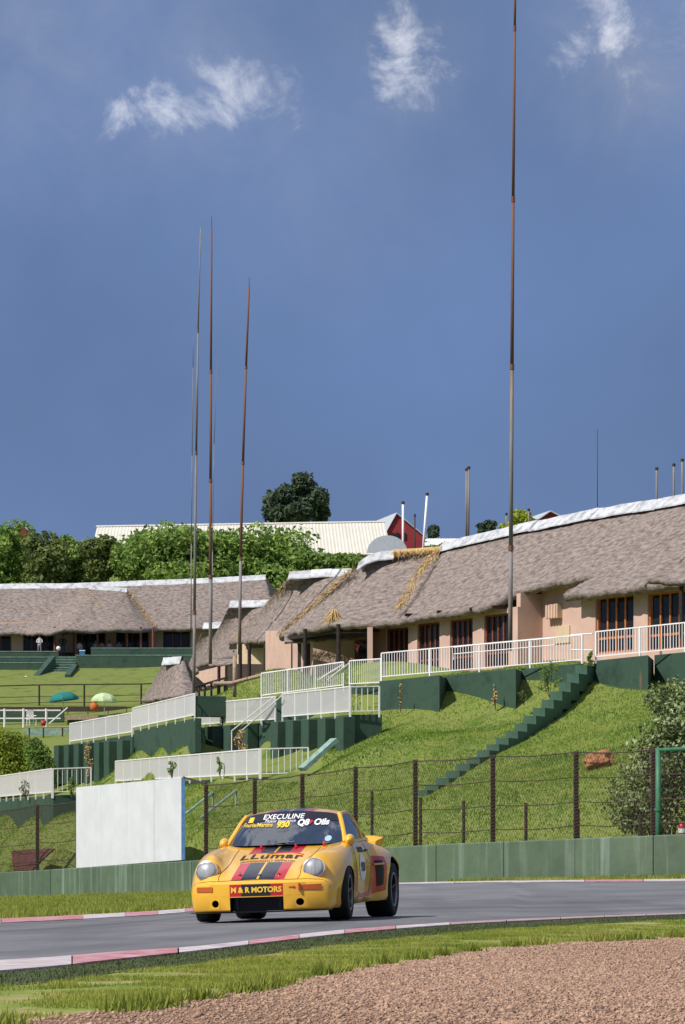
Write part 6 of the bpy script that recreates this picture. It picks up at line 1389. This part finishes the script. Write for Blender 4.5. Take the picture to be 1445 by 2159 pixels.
TEAL = mat('teal_canvas', (.03, .21, .19), .8, .2, noise_amp=.1, trans=.2); LIME = mat('lime_canvas', (.42, .60, .27), .8, .2, col2=(.70, .78, .55), noise_scale=5, det=2, trans=.2)
parasol(135, 1474, 190, 2.0, .50, R(-6), [TEAL], 'dark teal parasol tilted over the deck'); parasol(220, 1477, 190, 1.75, .52, R(3), [LIME], 'lime green and white patterned parasol over the deck')
# deck, pots, rails by the pool terrace
dk = empty('timber_deck', P(205, 1508, 184)); o0 = dk.location.copy(); tag(dk, 'timber edged deck under the two parasols', 'deck')
MB().box((0, 1.5, -.05), (4.0, 3.0, .10)).build('deck_board', M['palewood'], dk); MB().box((0, -.03, -.14), (4.1, .10, .30)).build('fascia', M['palewood'], dk); MB().box((0, .3, -.6), (3.9, .3, .62)).build('deck_wall', M['wallgreen'], dk)
for x in (-1.9, -.6, .7, 1.9): MB().tube([(x, .1, 0), (x, .1, .55)], .03, 6).build('rail_post', M['post'], dk)
MB().bar((-1.9, .1, .55), (1.9, .1, .55), .05).build('rail', M['post'], dk)
pt = empty('round_pot', P(199, 1500, 183.4)); tag(pt, 'round orange clay pot on the deck under lime parasol', 'pot'); MB().lathe([(.0, 0), (.13, .01), (.25, .14), (.29, .30), (.25, .45), (.15, .54), (.13, .60), (.16, .62)], n=18).build('pot_body', mat('clay_orange', (.50, .13, .03), .7, .3, noise_amp=.15), pt, smooth=True)
wl = empty('dark_edge_wall', P(130, 1497, 196)); wl.name = 'edging_wall'; tag(wl, 'long low dark edging wall between lawn and deck', 'wall'); a = P(-60, 1497, 196); c = P(300, 1497, 196); MB().box((0, 0, .05), (c.x - a.x, .3, .32)).build('wall_section', M['post'], wl)
pf = empty('pole_fence', P(50, 1530, 182)); o0 = pf.location.copy(); tag(pf, 'white pole fence with two rails beside the deck', 'fence')
for x in (-40, 10, 50, 98): MB().tube([P(x, 1534, 182) - o0, P(x, 1494, 182) - o0], .075, 8).build('post', M['offwhite'], pf)
for y in (1498, 1515): MB().tube([P(-60, y, 182) - o0, P(128, y, 182) - o0], .05, 7).build('rail', M['offwhite'], pf)
MB().tube([P(104, 1526, 181.5) - o0, P(143, 1492, 181.5) - o0], .045, 7).build('brace', M['offwhite'], pf)
o = MB().box((0, 0, 0), (6.6, .3, .75)).build('pool_wall', M['wallgreen'], bevel=.02); o.location = P(30, 1510, 187); tag(o, 'green low wall behind the white pole fence', 'wall')
ch = empty('garden_chair', P(67, 1530, 180.5)); ch.rotation_euler = (0, 0, .5); tag(ch, 'white plastic garden chair beside the pole fence', 'chair'); MB().box((0, 0, .42), (.5, .46, .04)).build('seat', M['white'], ch); MB().box((0, .25, .75), (.46, .04, .55), 0).build('backrest', M['white'], ch)
for lx in (-.22, .22):
    for ly in (-.2, .22): MB().box((lx, ly, .20), (.05, .05, .4)).build('leg', M['white'], ch)
    MB().box((lx * 1.1, .02, .64), (.05, .42, .04)).build('armrest', M['white'], ch)
bk = empty('red_bucket', P(92, 1530, 180)); tag(bk, 'small red bucket beside the white garden chair', 'bucket'); MB().lathe([(.13, 0), (.17, .32), (.18, .32), (.15, .02)], n=14).build('pail', mat('bucket_red', (.42, .04, .04), .5), bk, smooth=True); MB().tube([(-.17, 0, .32), (-.1, 0, .45), (.1, 0, .45), (.17, 0, .32)], .008, 5).build('handle', M['post'], bk)
lf = empty('low_rail_fence', P(100, 1556, 168)); o0 = lf.location.copy(); tag(lf, 'low rail fence of dark posts above the pale railing', 'fence')
for x in (62, 92, 132, 160): MB().tube([P(x, 1560, 168) - o0, P(x, 1534, 168) - o0], .05, 6).build('post', M['post'], lf)
MB().tube([P(55, 1534, 168) - o0, P(165, 1533, 168) - o0], .045, 6).build('rail', M['palewood'], lf)
o = MB().box((0, 0, 0), (3.1, .25, .55)).build('garden_wall', M['edge_green'], bevel=.02); o.location = P(108, 1546, 170); tag(o, 'pale green low garden wall behind the low rail fence', 'wall')
